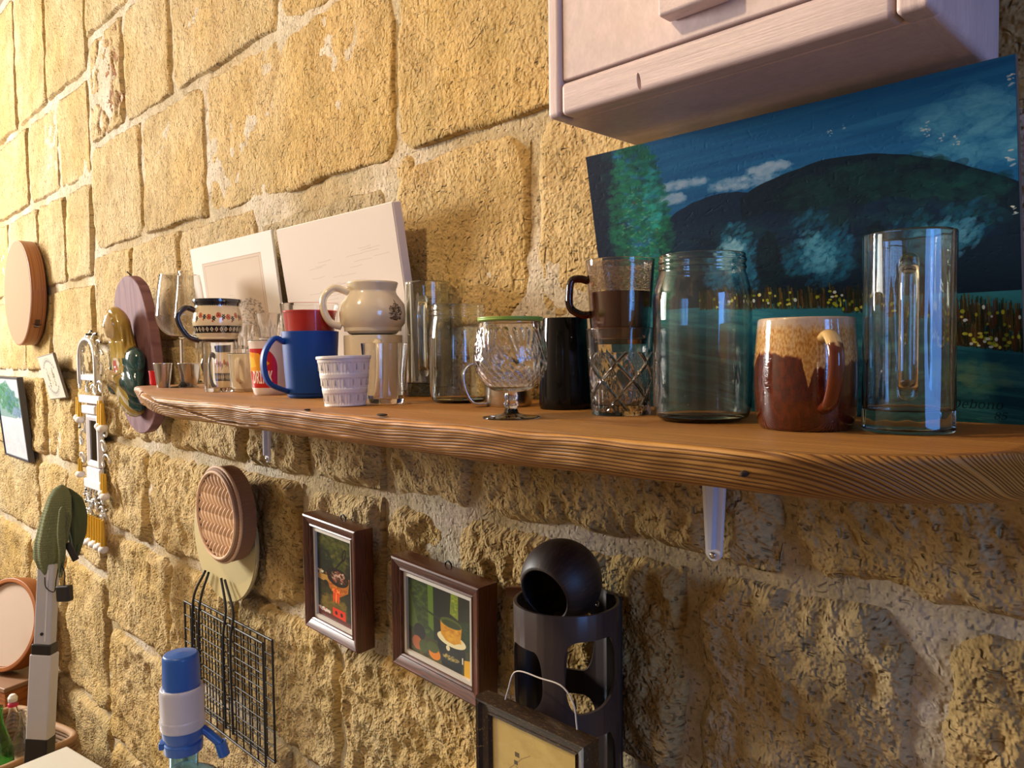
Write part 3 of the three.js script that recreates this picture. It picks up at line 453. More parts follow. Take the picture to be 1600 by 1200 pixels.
const still2 = canvasTex(640, 520, (g, W, H) => {
  g.fillStyle = '#121a08'; g.fillRect(0, 0, W, H); poly(g, [[0, 0], [W * 0.42, 0], [W * 0.42, H * 0.78], [0, H * 0.7]], '#2f4412'); blotch(g, W * 0.2, H * 0.35, 130, 190, ['#40581a', '#27380e', '#54681e', '#1d2c0c'], 320, 22, 0.4); poly(g, [[W * 0.33, H * 0.02], [W * 0.41, H * 0.04], [W * 0.42, H * 0.6], [W * 0.34, H * 0.56]], '#5c7a1e'); poly(g, [[0, H * 0.12], [W * 0.04, H * 0.14], [W * 0.2, H * 0.66], [0, H * 0.66]], '#4c651c');
  poly(g, [[W * 0.68, H * 0.03], [W * 0.78, H * 0.06], [W * 0.78, H * 0.34], [W * 0.66, H * 0.3]], '#7c8f22'); blotch(g, W * 0.73, H * 0.18, 22, 60, ['#a8ae3a', '#5f7a18'], 40, 14, 0.5); poly(g, [[W * 0.8, H * 0.35], [W, H * 0.3], [W, H * 0.78], [W * 0.8, H * 0.72]], '#1c3414'); blotch(g, W * 0.9, H * 0.5, 55, 90, ['#24441a', '#162c10'], 70, 18, 0.5);
  poly(g, [[0, H * 0.72], [W, H * 0.66], [W, H], [0, H]], '#3c3a12'); blotch(g, W * 0.35, H * 0.87, 220, 50, ['#4f4a16', '#2b2a0e', '#625a1e'], 160, 22, 0.45);
  g.strokeStyle = '#23340c'; g.lineWidth = 13; g.beginPath(); g.moveTo(W * 0.24, H * 0.36); g.lineTo(W * 0.56, H * 0.43); g.stroke();
  g.fillStyle = '#0b0e08'; g.beginPath(); g.ellipse(W * 0.68, H * 0.72, 128, 84, 0, 0, 6.3); g.fill(); poly(g, [[W * 0.5, H * 0.74], [W * 0.86, H * 0.74], [W * 0.82, H * 0.97], [W * 0.54, H * 0.95]], '#0e1009');
  g.fillStyle = '#efe2b0'; g.beginPath(); g.ellipse(W * 0.68, H * 0.61, 132, 42, 0, 0, 6.3); g.fill();
  poly(g, [[W * 0.52, H * 0.42], [W * 0.83, H * 0.42], [W * 0.81, H * 0.6], [W * 0.72, H * 0.65], [W * 0.6, H * 0.64], [W * 0.53, H * 0.58]], '#dd9a22'); blotch(g, W * 0.7, H * 0.54, 80, 44, ['#f0b636', '#e0a02a', '#c97f16'], 60, 20, 0.5); g.fillStyle = '#4d5c14'; g.beginPath(); g.ellipse(W * 0.675, H * 0.41, 99, 30, 0, 0, 6.3); g.fill(); g.fillStyle = '#2a3a0e'; g.beginPath(); g.ellipse(W * 0.68, H * 0.42, 84, 20, 0, 0, 6.3); g.fill();
  g.fillStyle = '#e9deb0'; g.beginPath(); g.ellipse(W * 0.63, H * 0.72, 18, 17, 0, 0, 6.3); g.fill(); blotch(g, W * 0.66, H * 0.83, 76, 16, ['#c5b066', '#8a7a3a'], 34, 12, 0.7); g.fillStyle = '#efe6c4'; g.fillRect(W * 0.83, H * 0.76, 10, 40);
  g.fillStyle = '#0d0f08'; g.beginPath(); g.ellipse(W * 0.2, H * 0.68, 58, 52, 0, 0, 6.3); g.fill(); g.fillStyle = '#a5531a'; g.beginPath(); g.ellipse(W * 0.16, H * 0.83, 50, 44, 0, 0, 6.3); g.fill(); g.fillStyle = '#3d4a14'; g.beginPath(); g.ellipse(W * 0.26, H * 0.84, 44, 40, 0, 0, 6.3); g.fill(); g.fillStyle = '#d9801e'; g.beginPath(); g.ellipse(W * 0.43, H * 0.87, 56, 38, 0, 0, 6.3); g.fill(); g.fillStyle = '#46521a'; g.beginPath(); g.ellipse(W * 0.4, H * 0.8, 56, 34, 0, 0, 6.3); g.fill();
  poly(g, [[W * 0.86, H * 0.78], [W, H * 0.74], [W, H], [W * 0.86, H * 0.98]], '#dba623');
});
pictureFrame('framed_still_life', 'small upright framed still life with a brown bowl above a red stove', [467, 800], [549, 829], 978, still1);
pictureFrame('framed_still_life', 'wooden framed still life of a yellow saucepan on a dark stove', [604, 865], [741, 917], 1036, still2);

// ------------------------------------------------------------------ things on the shelf
const cup = (name, label, category, c, turn = 0, group) => thing(name, label, category, c, turn, group);
const sh = (c, py) => yAt(c, py) - c.y;                        // height above the foot of c seen at row py
const glassMugs = [];
function glassMug(px, by, w, top, label, flutes, handleRight) { // straight fluted beer mug with its loop handle towards the viewer
  const c = stand(px, by, w), r = rOf(c, w), h = sh(c, top), o = cup('glass_beer_mug', label, 'mug', c, yawView(c, handleRight, 1));
  const pts = [[r * 0.96, 0], [r, h * 0.02], [r, h * 0.5], [r, h - 0.001]]; const prof = wallPts(pts, r * 0.13, h * 0.11, 0.002);
  part('body', rev(prof, 120, (q, y, th, i) => i > 1 && q > r * 0.92 && y > h * 0.06 && y < h * 0.96 ? q * (1 - 0.055 * Math.abs(Math.cos(th * flutes / 2)) ** 2) : q), M.glassGreen, o);
  const k = r * 0.55, hy0 = h * 0.24, hy1 = h * 0.80;
  part('handle', ribbon([[r * 0.93, hy0], [r + k * 0.5, hy0 - h * 0.03], [r + k, hy0 + h * 0.06], [r + k * 1.05, (hy0 + hy1) / 2], [r + k, hy1 - h * 0.06], [r + k * 0.5, hy1 + h * 0.03], [r * 0.93, hy1]], r * 0.17, r * 0.2, 64, 20), M.glassGreen, o);
}
glassMug(1418, 681, 150, 362, 'tall heavy fluted glass beer mug at the rounded end of the shelf', 12, 0.0);
{ // brown drip glaze mug
  const c = stand(1258, 676, 150), r = rOf(c, 165), h = sh(c, 497), o = cup('glazed_mug', 'brown stoneware mug with creamy drip glaze around the rim', 'mug', c, yawView(c, 0.38, 1));
  const outer = [[r * 0.86, 0], [r * 0.90, 0.003], [r * 0.965, h * 0.15], [r, h * 0.38], [r * 0.995, h * 0.6], [r * 0.95, h * 0.85], [r * 0.93, h * 0.97], [r * 0.91, h]];
  const map = dataTex(1024, (u, v) => {
    const line = 0.64 - 0.05 * Math.sin(u * 6.283 * 2 + 1) - 0.10 * Math.max(0, fbm(u * 34, 1, 2, 2)) - 0.22 * Math.max(0, 1 - Math.abs(((u + 0.5) % 1) - 0.5 + 0.05) / 0.02) - 0.14 * Math.max(0, 1 - Math.abs(u - 0.72) / 0.05), d = v - line;
    const n = fbm(u * 60, v * 9, 3, 3), m = fbm(u * 160, v * 26, 5, 2), k = sstep(-0.012, 0.02, d + 0.015 * n); const brown = mixc([0.27, 0.085, 0.04], [0.36, 0.13, 0.05], clamp(0.4 + n));
    let top = mixc([0.80, 0.66, 0.42], [0.62, 0.40, 0.18], clamp(0.35 + 0.9 * m)); top = mixc(top, [0.74, 0.66, 0.58], clamp(sstep(0.86, 0.97, v) + 0.4 * n)); return mixc(brown, top, k); }, true);
  part('body', rev(bev([[0.0002, 0], ...outer, [r * 0.83, h], [r * 0.84, h * 0.9], [r * 0.86, h * 0.5], [r * 0.78, 0.008], [0.0002, 0.006]], 0.0015), 96), phys(0xffffff, 0.1, { map, clearcoat: 1, clearcoatRoughness: 0.04, bumpMap: stoneBump, bumpScale: 0.0002 }), o);
  const hm = phys(0xffffff, 0.1, { vertexColors: true, clearcoat: 1, clearcoatRoughness: 0.04 });
  const g = ribbon([[r * 0.88, h * 0.80], [r * 1.18, h * 0.84], [r * 1.45, h * 0.72], [r * 1.46, h * 0.5], [r * 1.25, h * 0.28], [r * 0.93, h * 0.2]], r * 0.10, r * 0.15, 56, 16);
  const col = [], P = g.attributes.position; for (let i = 0; i < P.count; i++) { const y = P.getY(i) / h + 0.05 * N3(P.getX(i) * 300, P.getZ(i) * 300); col.push(...(y > 0.76 ? [0.62, 0.42, 0.17] : [0.12, 0.022, 0.008])); } g.setAttribute('color', new THREE.Float32BufferAttribute(col, 3));
  part('handle', g, hm, o);
}
function jar(px, by, w, top, neckTop, shoulder, label, mat = M.glassGreen, t = 0.0028, neck = 0.86) {
  const c = stand(px, by, w * 0.9), r = rOf(c, w), h = sh(c, top), hs = sh(c, shoulder), hn = sh(c, neckTop), o = cup('glass_jar', label, 'jar', c);
  const rn = r * neck, th = h - hn;
  const outer = [[r * 0.80, 0], [r * 0.93, 0.004], [r, 0.014], [r, hs * 0.5], [r, hs], [r * 0.97, hs + (hn - hs) * 0.45], [rn * 1.03, hn], [rn, hn + th * 0.15], [rn, hn + th * 0.25], [rn * 1.03, hn + th * 0.35], [rn, hn + th * 0.46], [rn, hn + th * 0.56], [rn * 1.03, hn + th * 0.66], [rn, hn + th * 0.78], [rn * 1.0, h - 0.001]];
  part('body', rev(wallPts(outer, t, 0.007, 0.001), 80), mat, o); return o;
}
jar(1097, 663, 155, 397, 432, 470, 'large empty clear glass jar beside the brown drip glaze mug', M.glassGreen, 0.0026, 0.87);
jar(718, 631, 92, 475, 500, 530, 'medium glass jar with screw thread neck behind the crystal snifter', M.glassGreen, 0.0028, 0.9);
function cutBump(n, draw) { return dataTex(n, draw); }
const diamondBump = dataTex(512, (u, v) => { const a = Math.abs(((u * 6 + v * 2.5) % 1) - 0.5), b = Math.abs((((u * 6 - v * 2.5) % 1) + 1) % 1 - 0.5), on = v < 0.72 && v > 0.06 ? 1 : 0; const star = Math.abs(Math.sin(u * 36 * 3.1416)) * (v < 0.3 ? 1 : 0.3); return [0.5 + on * (-0.5 * (1 - sstep(0, 0.07, a)) - 0.5 * (1 - sstep(0, 0.07, b)) + 0.12 * star)]; });
const fanBump = dataTex(512, (u, v) => { const k = (u * 5) % 1 - 0.5, y = v, ang = Math.atan2(k * 1.0, y - 0.30), fan = y > 0.30 && y < 0.86 && Math.abs(ang) < 0.75 ? Math.abs(Math.sin(ang * 14)) : 0.7; const k2 = (u * 5 + 0.5) % 1 - 0.5, a2 = Math.atan2(k2, y - 0.42), rr = len(k2 * 0.9, y - 0.42), starr = rr < 0.28 ? Math.abs(Math.cos(a2 * 4)) : 0.7; const x1 = Math.abs(((u * 20 + v * 8) % 1) - 0.5) * 2, x2 = Math.abs((((u * 20 - v * 8) % 1) + 1) % 1 - 0.5) * 2, low = y < 0.34 ? Math.min(x1, x2) : 0.7; return [0.15 + 0.8 * Math.min(fan, starr, y < 0.34 ? low : 1)]; });
const cutGlass = phys(0xffffff, 0.0, { transmission: 1, thickness: 0.004, ior: 1.52, bumpMap: diamondBump, bumpScale: 0.003 });
const cutCrystal = phys(0xffffff, 0.0, { transmission: 1, thickness: 0.004, ior: 1.55, bumpMap: fanBump, bumpScale: 0.0045 });
function cutWall(outer, t, floorT, mod, mat, o, name = 'bowl') { return part(name, rev(wallPts(outer, t, floorT, 0.0008), 160, mod), mat, o); }
{ // cut tumbler with the brown coffee glass stacked in it
  const c = stand(970, 651, 92), rt = rOf(c, 108), rb = rOf(c, 92), h = sh(c, 513);
  const o = cup('cut_glass_tumbler', 'clear cut glass tumbler holding the amber glass mug', 'glass', c);
  const outer = []; for (let i = 0; i <= 24; i++) { const k = i / 24; outer.push([mix(rb, rt, k), i ? h * k : 0]); }
  const dia = (q, y, th) => { const k = y / h; if (k < 0.06 || k > 0.74) return q; const a = Math.abs((((th / 6.2832 * 9 + k * 2.2) % 1) + 1) % 1 - 0.5), b = Math.abs((((th / 6.2832 * 9 - k * 2.2) % 1) + 1) % 1 - 0.5); return q - 0.0011 * Math.max(1 - sstep(0, 0.09, a), 1 - sstep(0, 0.09, b)); };
  cutWall(outer, 0.0032, 0.010, (q, y, th, i) => (i > 1 && i < 30 ? dia(q, y, th) : q), cutGlass, o, 'body');
  const yb = sh(c, 538), c2 = c.clone(); c2.y += yb; const r2 = rt - 0.0045, h2 = yAt(c, 407) - c2.y;
  const m = cup('amber_glass_mug', 'amber brown glass coffee mug stacked in the cut glass tumbler', 'mug', c2, yawView(c, -1, 0.15));
  const r0 = Math.min(r2 * 0.86, mix(rb, rt, yb / h) - 0.0055), hf = h2 * 0.62;
  const at = (k) => k < (h - yb) / h2 ? mix(r0, rt - 0.0045, k * h2 / (h - yb)) : mix(rt - 0.0045, rt * 1.0, (k - (h - yb) / h2) / (1 - (h - yb) / h2));
  const outer2 = []; for (let i = 0; i <= 12; i++) outer2.push([at(i / 12), h2 * i / 12]);
  part('body', rev(wallPts(outer2, 0.0024, 0.005, 0.0006), 72), phys(0xffffff, 0.02, { transmission: 1, thickness: 0.004, ior: 1.5, attenuationColor: lin(0.75, 0.6, 0.45), attenuationDistance: 0.01 }), m);
  const cof = []; for (let i = 0; i <= 10; i++) cof.push([at(i / 10 * 0.62) - 0.0029, Math.max(0.006, hf * i / 10)]);
  part('amber_lining', rev(bev([[0.0002, 0.006], ...cof, [cof[10][0] - 0.001, hf], [0.0002, hf]], 0.0006), 64), phys(lin(0.10, 0.022, 0.008), 0.15, { clearcoat: 0.6 }), m, 'dark amber lower half');
  const spk = dataTex(512, (u, v) => { const n = fbm(u * 70, v * 22, 4, 3), k = clamp(0.35 + 0.9 * n + 0.35 * (v > 0.8 ? (v - 0.8) * 4 : 0)); return [k, k, k]; });
  const fm = []; for (let i = 0; i <= 6; i++) { const k = mix(0.63, 0.97, i / 6); fm.push([at(k) - 0.0027, h2 * k]); }
  part('foam_residue', rev(bev([...fm, ...fm.slice().reverse().map(([q, y]) => [q - 0.0003, y]), fm[0]], 0.0001), 64), std(lin(0.52, 0.40, 0.30), 0.8, { alphaMap: spk, transparent: true, opacity: 0.85 }), m, 'speckled brown foam residue');
  part('handle', ribbon([[at(0.36) - 0.001, h2 * 0.36], [r2 * 1.3, h2 * 0.36], [r2 * 1.66, h2 * 0.44], [r2 * 1.70, h2 * 0.62], [r2 * 1.6, h2 * 0.77], [r2 * 1.3, h2 * 0.785], [at(0.76) - 0.001, h2 * 0.76]], 0.0038, 0.006, 56, 14), M.glassBrown, m, 'dark amber handle');
}
{ // black mug
  const c = stand(884, 641, 76), r = rOf(c, 80), h = sh(c, 497), o = cup('black_mug', 'glossy black tapered mug between snifter and cut glass tumbler', 'mug', c, yawView(c, 0.5, -1));
  part('body', vessel([[r * 1.0, 0], [r * 1.04, h * 0.06], [r * 1.0, h * 0.4], [r * 0.9, h * 0.85], [r * 0.88, h * 0.97], [r * 0.87, h]], 0.004, 0.006), M.black, o);
  part('handle', ribbon([[r * 0.95, h * 0.78], [r * 1.4, h * 0.8], [r * 1.6, h * 0.55], [r * 1.4, h * 0.25], [r * 0.98, h * 0.2]], 0.005, 0.007), M.black, o);
}
{ // crystal snifter and the green lid lying on it
  const c = stand(799, 657, 90), h = sh(c, 503), rF = rOf(c, 90), rB = rOf(c, 116), rR = rOf(c, 96), o = cup('crystal_snifter', 'cut crystal brandy snifter on the front of the shelf', 'glass', c);
  const ys = (py) => sh(c, py), y0 = ys(613), yS = ys(646), yM = ys(562), stem = rOf(c, 18);
  const outer = [[rF, 0], [rF, 0.0014], [rF * 0.55, 0.0026], [rF * 0.3, 0.0042], [stem * 1.25, yS + 0.001], [stem * 0.95, yS + (y0 - yS) * 0.25], [stem * 1.3, yS + (y0 - yS) * 0.45], [stem * 0.95, yS + (y0 - yS) * 0.62], [stem * 1.15, y0 - 0.004]];
  part('stem', rev(bev([[0.0002, 0], ...outer, [stem * 1.0, y0], [0.0002, y0]], 0.0006), 10 * 8, (q, y, th) => (y > 0.0015 ? q * (1 + 0.04 * Math.cos(th * 10)) : q)), M.glass, o);
  const bowl = []; for (let i = 0; i <= 40; i++) { const k = i / 40, y = mix(y0 + 0.0002, h, k), km = (yM - y0) / (h - y0); const q = k < km ? mix(stem, rB, Math.sqrt(1 - (1 - k / km) ** 2) ** 0.9) : mix(rB, rR, ((k - km) / (1 - km)) ** 1.7); bowl.push([q, y - y0]); }
  const hb = h - y0;
  const facet = (q, y, th) => { const k = y / hb; if (k < 0.05 || k > 0.88) return q; const u = th / 6.2832, a = ((u * 7) % 1) - 0.5, b = ((u * 7 + 0.5) % 1) - 0.5; const f1 = k > 0.34 ? Math.abs(Math.sin(Math.atan2(a * 0.9, k - 0.34) * 9)) : 1, inF = Math.abs(Math.atan2(a * 0.9, k - 0.34)) < 0.7 && k > 0.36; const rr = len(b * 0.9, k - 0.45), st = Math.abs(Math.cos(Math.atan2(b * 0.9, k - 0.45) * 4)), x1 = Math.abs((((u * 26 + k * 9) % 1) + 1) % 1 - 0.5) * 2, x2 = Math.abs((((u * 26 - k * 9) % 1) + 1) % 1 - 0.5) * 2; let d = 0; if (k < 0.36) d = 1 - Math.min(x1, x2) ** 0.6; else if (rr < 0.2) d = 1 - st ** 0.7; else if (inF) d = 1 - f1 ** 0.6; return q - 0.0016 * d; };
  const bw = cutWall(bowl, 0.0028, 0.006, (q, y, th, i) => (i > 2 && i < 42 ? facet(q, y, th) : q), M.glass, o); bw.position.y = y0;
  const lid = cup('green_cover', 'thin green plastic coaster lying on top of the crystal snifter', 'coaster', V(c.x, c.y + h + 0.0006, c.z));
  part('disc', rev(bev([[0.0002, 0], [rR * 1.04, 0], [rR * 1.07, 0.0012], [rR * 1.04, 0.0028], [0.0002, 0.002]], 0.0006), 56), std(lin(0.25, 0.42, 0.06), 0.4), lid);
  part('rim', rev(bev([[rR * 1.0, 0.0026], [rR * 1.06, 0.0024], [rR * 1.06, 0.0036], [rR * 1.0, 0.0036], [rR * 1.0, 0.0026]], 0.0003), 56), std(lin(0.30, 0.50, 0.08), 0.4), lid);
}
{ // steel mug behind the snifter
  const c = stand(795, 637, 70), r = rOf(c, 72), h = sh(c, 566), o = cup('steel_mug', 'low polished steel mug with a flat curved handle behind the snifter', 'mug', c, yawView(c, -1, 0.2));
  part('body', vessel([[r * 0.94, 0], [r, 0.004], [r, h * 0.5], [r, h]], 0.0012, 0.002), M.steel, o);
  part('handle', ribbon([[r * 0.98, h * 0.92], [r * 1.6, h * 0.98], [r * 1.95, h * 0.8], [r * 1.9, h * 0.4], [r * 1.55, h * 0.1], [r * 0.98, h * 0.08]], 0.0012, 0.008, 48, 14, null, false, 4), M.steel, o);
}
glassMug(671, 620, 72, 440, 'tall clear glass beer mug next to the cream pot', 10, -0.15);
{ // front tumbler
  const c = stand(603, 633, 58), rb = rOf(c, 58), rt = rOf(c, 75), h = sh(c, 536), o = cup('plain_tumbler', 'plain clear glass tumbler in front of the cream mug', 'glass', c);
  part('body', vessel([[rb * 0.9, 0], [rb, 0.003], [mix(rb, rt, 0.5), h * 0.5], [rt, h]], 0.002, 0.007), M.glass, o);
}
{ // cream mug with the cream pot on top
  const c = stand(585, 623, 84), r = rOf(c, 92), h = sh(c, 524), o = cup('cream_mug', 'plain cream mug with the printed pot standing on it', 'mug', c, yawView(c, 0.1, 1));
  part('body', vessel([[r * 0.86, 0], [r * 0.95, 0.004], [r, h * 0.3], [r, h]], 0.004, 0.006), M.cream, o);
  part('handle', ribbon([[r * 0.97, h * 0.84], [r * 1.35, h * 0.88], [r * 1.62, h * 0.66], [r * 1.55, h * 0.36], [r * 1.25, h * 0.18], [r * 0.97, h * 0.2]], 0.0045, 0.006), M.cream, o);
  const cp = V(c.x, c.y + h + 0.0003, c.z), hp = yAt(c, 441) - cp.y, rB = rOf(c, 104), rR = rOf(c, 78), rb = r * 0.92;
  const p = cup('cream_pot', 'round cream pot with a dark castle print and loop handle', 'pot', cp, yawView(c, -1, 0.1));
  const prof = [[rb * 0.75, 0], [rb * 0.9, 0.002], [rB * 0.97, hp * 0.22], [rB, hp * 0.4], [rB * 0.96, hp * 0.58], [rR * 1.0, hp * 0.76], [rR * 0.95, hp * 0.82], [rR * 0.98, hp * 0.88], [rR * 1.04, hp * 0.97], [rR * 1.02, hp]];
  const decal = canvasTex(2048, 512, (g, W, H) => { g.fillStyle = '#d9cdb2'; g.fillRect(0, 0, W, H); const x = W * 0.355, y = H * 0.58; blotch(g, x, y, 86, 78, ['#4a3a38', '#2e2424', '#6b5752', '#3a2c2a'], 210, 9, 0.7); blotch(g, x, y - 30, 60, 30, ['#b7a68e', '#8c7a6c'], 40, 10, 0.6); g.fillStyle = '#2b2020'; g.fillRect(x - 4, y - 96, 10, 80); g.fillRect(x - 40, y - 40, 22, 50); g.fillRect(x + 26, y - 50, 18, 60); poly(g, [[x - 6, y - 94], [x + 1, y - 124], [x + 8, y - 94]], '#2b2020'); blotch(g, x, y + 62, 80, 18, ['#2a2020', '#564640'], 60, 9, 0.7); });
  part('body', rev(wallPts(prof, 0.004, 0.005, 0.001), 80), phys(0xffffff, 0.13, { map: decal, clearcoat: 0.8, clearcoatRoughness: 0.05 }), p);
  part('handle', ribbon([[rR * 0.92, hp * 0.80], [rB * 1.12, hp * 0.88], [rB * 1.42, hp * 0.72], [rB * 1.45, hp * 0.48], [rB * 1.25, hp * 0.24], [rB * 0.93, hp * 0.16]], 0.0052, 0.0075), phys(0xd9cdb2, 0.13, { clearcoat: 0.8 }), p);
}
{ // white slotted plastic cup
  const c = stand(540, 636, 62), rb = rOf(c, 64), rt = rOf(c, 84), h = sh(c, 557), o = cup('slotted_plastic_cup', 'white ribbed plastic cup with rows of narrow slots', 'cup', c);
  o.rotation.z = 0.03; o.rotation.order = 'YXZ';
  const w = std(lin(0.80, 0.78, 0.77), 0.4), outer = []; for (let i = 0; i <= 60; i++) { const k = i / 60; outer.push([mix(rb, rt, k), i ? h * k : 0]); }
  part('body', rev(wallPts(outer, 0.0016, 0.002, 0.0005), 240, (q, y, th, i) => { const k = y / h; if (i < 2 || i > 62) return q; const band = (k * 3.25 + 0.02) % 1, row = band > 0.18 && band < 0.86 && k < 0.93; return row ? q - 0.0008 * (0.5 - 0.5 * Math.cos(th * 48)) : q + 0.0003; }), w, o);
  part('rim', rev(bev([[rt - 0.0012, h - 0.003], [rt + 0.0012, h - 0.003], [rt + 0.0012, h + 0.0006], [rt - 0.0012, h + 0.0006], [rt - 0.0012, h - 0.003]], 0.0006), 80), w, o);
  const gs = []; for (let k = 0; k < 3; k++) for (let i = 0; i < 48; i++) { if ((i * 7 + k * 5) % 3) continue; const th = (i + 0.5) / 48 * 6.2832, kk = (k + 0.55) / 3.25, R = mix(rb, rt, kk) - 0.0002; gs.push(tx(new THREE.BoxGeometry(0.0016, h * 0.12, 0.0009), R * Math.cos(th), h * kk, -R * Math.sin(th), 0, th, 0)); }
  const sl = part('slots', merge(gs), std(lin(0.5, 0.48, 0.47), 0.8), o); sl.userData.kind = 'stuff';
}
{ // blue mug, clear tumbler, red cup: one in another
  const c = stand(487, 623, 78), rb = rOf(c, 78), rt = rOf(c, 90), h = sh(c, 518), o = cup('blue_plastic_mug', 'bright blue plastic mug holding a clear beaker and red cup', 'mug', c, yawView(c, -1, 0.35));
  const blue = phys(lin(0.003, 0.05, 0.30), 0.5, { specularIntensity: 0.6 });
  part('body', vessel([[rb * 0.86, 0], [rb * 0.95, 0.003], [rb * 0.96, 0.006], [rb, 0.0075], [mix(rb, rt, 0.5), h * 0.5], [rt * 0.99, h * 0.94], [rt, h]], 0.0022, 0.004), blue, o);
  part('handle', ribbon([[rt * 0.96, h * 0.84], [rt * 1.25, h * 0.90], [rt * 1.6, h * 0.72], [rt * 1.68, h * 0.48], [rt * 1.5, h * 0.24], [rb * 0.98, h * 0.1]], 0.0035, 0.0075, 56, 16, null, false, 4), blue, o);
  const yb = 0.006, r1b = mix(rb, rt, 0.1) - 0.004, ht = yAt(c, 475) - c.y - yb, t = cup('clear_beaker', 'clear plastic beaker nested in the blue mug', 'glass', V(c.x, c.y + yb, c.z));
  const rtop = rt * 1.03, rAt = (y) => y < h - yb ? mix(r1b, rt - 0.0035, y / (h - yb)) : mix(rt - 0.0035, rtop, (y - h + yb) / (ht - h + yb));
  part('body', vessel([0, 0.25, 0.5, 0.7, 0.85, 1].map((k) => [rAt(k * ht), k * ht]), 0.0013, 0.002), M.glass, t);
  const yr = 0.012, hr = yAt(c, 487) - c.y - yr - yb, q = cup('red_plastic_cup', 'red plastic cup nested in the clear beaker above the blue mug', 'cup', V(c.x, c.y + yb + yr, c.z));
  part('body', vessel([0, 0.3, 0.6, 0.9, 1].map((k) => [rAt(yr + k * hr) - 0.0032, k * hr]), 0.0016, 0.002), std(lin(0.8, 0.008, 0.006), 0.35), q);
  part('rim', rev(bev([[rAt(yr + hr) - 0.0046, hr - 0.002], [rAt(yr + hr) - 0.002, hr - 0.002], [rAt(yr + hr) - 0.002, hr + 0.001], [rAt(yr + hr) - 0.0046, hr + 0.001], [rAt(yr + hr) - 0.0046, hr - 0.002]], 0.0005), 60), std(lin(0.8, 0.008, 0.006), 0.35), q);
}
{ // waisted glass and a thin tumbler behind
  const c = stand(502, 606, 56), r = rOf(c, 78), h = sh(c, 428), o = cup('waisted_glass', 'tall clear waisted glass standing behind the blue mug', 'glass', c);
  const yw = sh(c, 466);
  part('body', vessel([[r * 0.72, 0], [r * 0.76, 0.004], [r * 0.78, yw * 0.5], [r * 0.80, yw * 0.85], [r * 0.74, yw * 0.97], [r * 0.80, yw], [r * 0.97, yw + 0.004], [r, yw + (h - yw) * 0.3], [r * 0.97, h]], 0.0026, 0.008), M.glass, o);
  const c2 = stand(567, 601, 44), r2 = rOf(c2, 60), h2 = sh(c2, 431), o2 = cup('plain_tumbler', 'tall thin clear tumbler hidden behind the cream pot', 'glass', c2);
  part('body', vessel([[r2 * 0.75, 0], [r2 * 0.8, 0.003], [r2 * 0.9, h2 * 0.5], [r2, h2]], 0.0014, 0.004), M.glass, o2);
}
{ // printed DRINK mug with a small glass on it
  const c = stand(424, 618, 62), r = rOf(c, 68), h = sh(c, 533), o = cup('printed_mug', 'white mug with red and yellow DRINK print beside the blue mug', 'mug', c, yawView(c, 1, 0.2));
  const map = canvasTex(2048, 700, (g, W, H) => { g.fillStyle = '#e4d8d0'; g.fillRect(0, 0, W, H); const cx = W * 0.70, w2 = W * 0.135, y0 = H * 0.14; g.save(); g.fillStyle = '#c4161c'; g.beginPath(); g.moveTo(cx - w2, y0 + 40); g.quadraticCurveTo(cx - w2, y0, cx - w2 + 40, y0); g.lineTo(cx + w2 * 0.35, y0); g.quadraticCurveTo(cx + w2, y0 + 90, cx + w2, y0 + 260); g.lineTo(cx + w2, H * 0.80); g.quadraticCurveTo(cx + w2, H * 0.86, cx + w2 - 50, H * 0.86); g.lineTo(cx - w2, H * 0.86); g.closePath(); g.fill(); poly(g, [[cx - w2, y0 + 40], [cx - w2 * 0.1, y0 + 60], [cx + w2 * 0.55, y0 + 190], [cx - w2 * 0.05, y0 + 300], [cx - w2, y0 + 290]], '#f0a31c'); poly(g, [[cx - w2, y0 + 90], [cx - w2 * 0.45, y0 + 120], [cx - w2 * 0.3, y0 + 230], [cx - w2, y0 + 250]], '#f7c63a');
    g.fillStyle = '#f6ecdf'; g.textAlign = 'center'; g.translate(cx, H * 0.78); g.scale(0.62, 1.15); g.font = 'bold 200px sans-serif'; g.fillText('DRINK', 0, 0); g.restore(); });
  part('body', rev(wallPts([[r * 0.74, 0], [r * 0.80, 0.003], [r * 0.86, h * 0.12], [r * 0.92, h * 0.45], [r * 0.97, h * 0.85], [r * 1.02, h * 0.985], [r * 1.02, h]], 0.003, 0.005), 80), phys(0xffffff, 0.2, { map, clearcoat: 0.6, clearcoatRoughness: 0.08 }), o);
  part('handle', ribbon([[r * 0.94, h * 0.8], [r * 1.35, h * 0.84], [r * 1.6, h * 0.6], [r * 1.45, h * 0.3], [r * 0.86, h * 0.18]], 0.0042, 0.0065), phys(0xe4d8d0, 0.2, { clearcoat: 0.6 }), o);
  const c2 = V(c.x, c.y + h + 0.0003, c.z), rt = rOf(c, 46), h2 = yAt(c, 491) - c2.y, g2 = cup('small_patterned_glass', 'small etched glass standing upon the DRINK mug', 'glass', c2);
  part('base_plate', rev(bev([[0.0002, 0], [r * 1.04, 0], [r * 1.04, 0.0012], [0.0002, 0.0012]], 0.0004), 40), M.glass, g2);
  const b = part('body', rev(wallPts([0, 0.2, 0.4, 0.6, 0.8, 1].map((k) => [mix(rt * 0.72, rt, k), h2 * k]), 0.0016, 0.004), 96, (q, y, th, i) => (i > 1 && i < 8 && y < h2 * 0.6 ? q - 0.0008 * Math.abs(Math.sin(th * 8)) : q)), M.glass, g2); b.position.y = 0.0012;
}
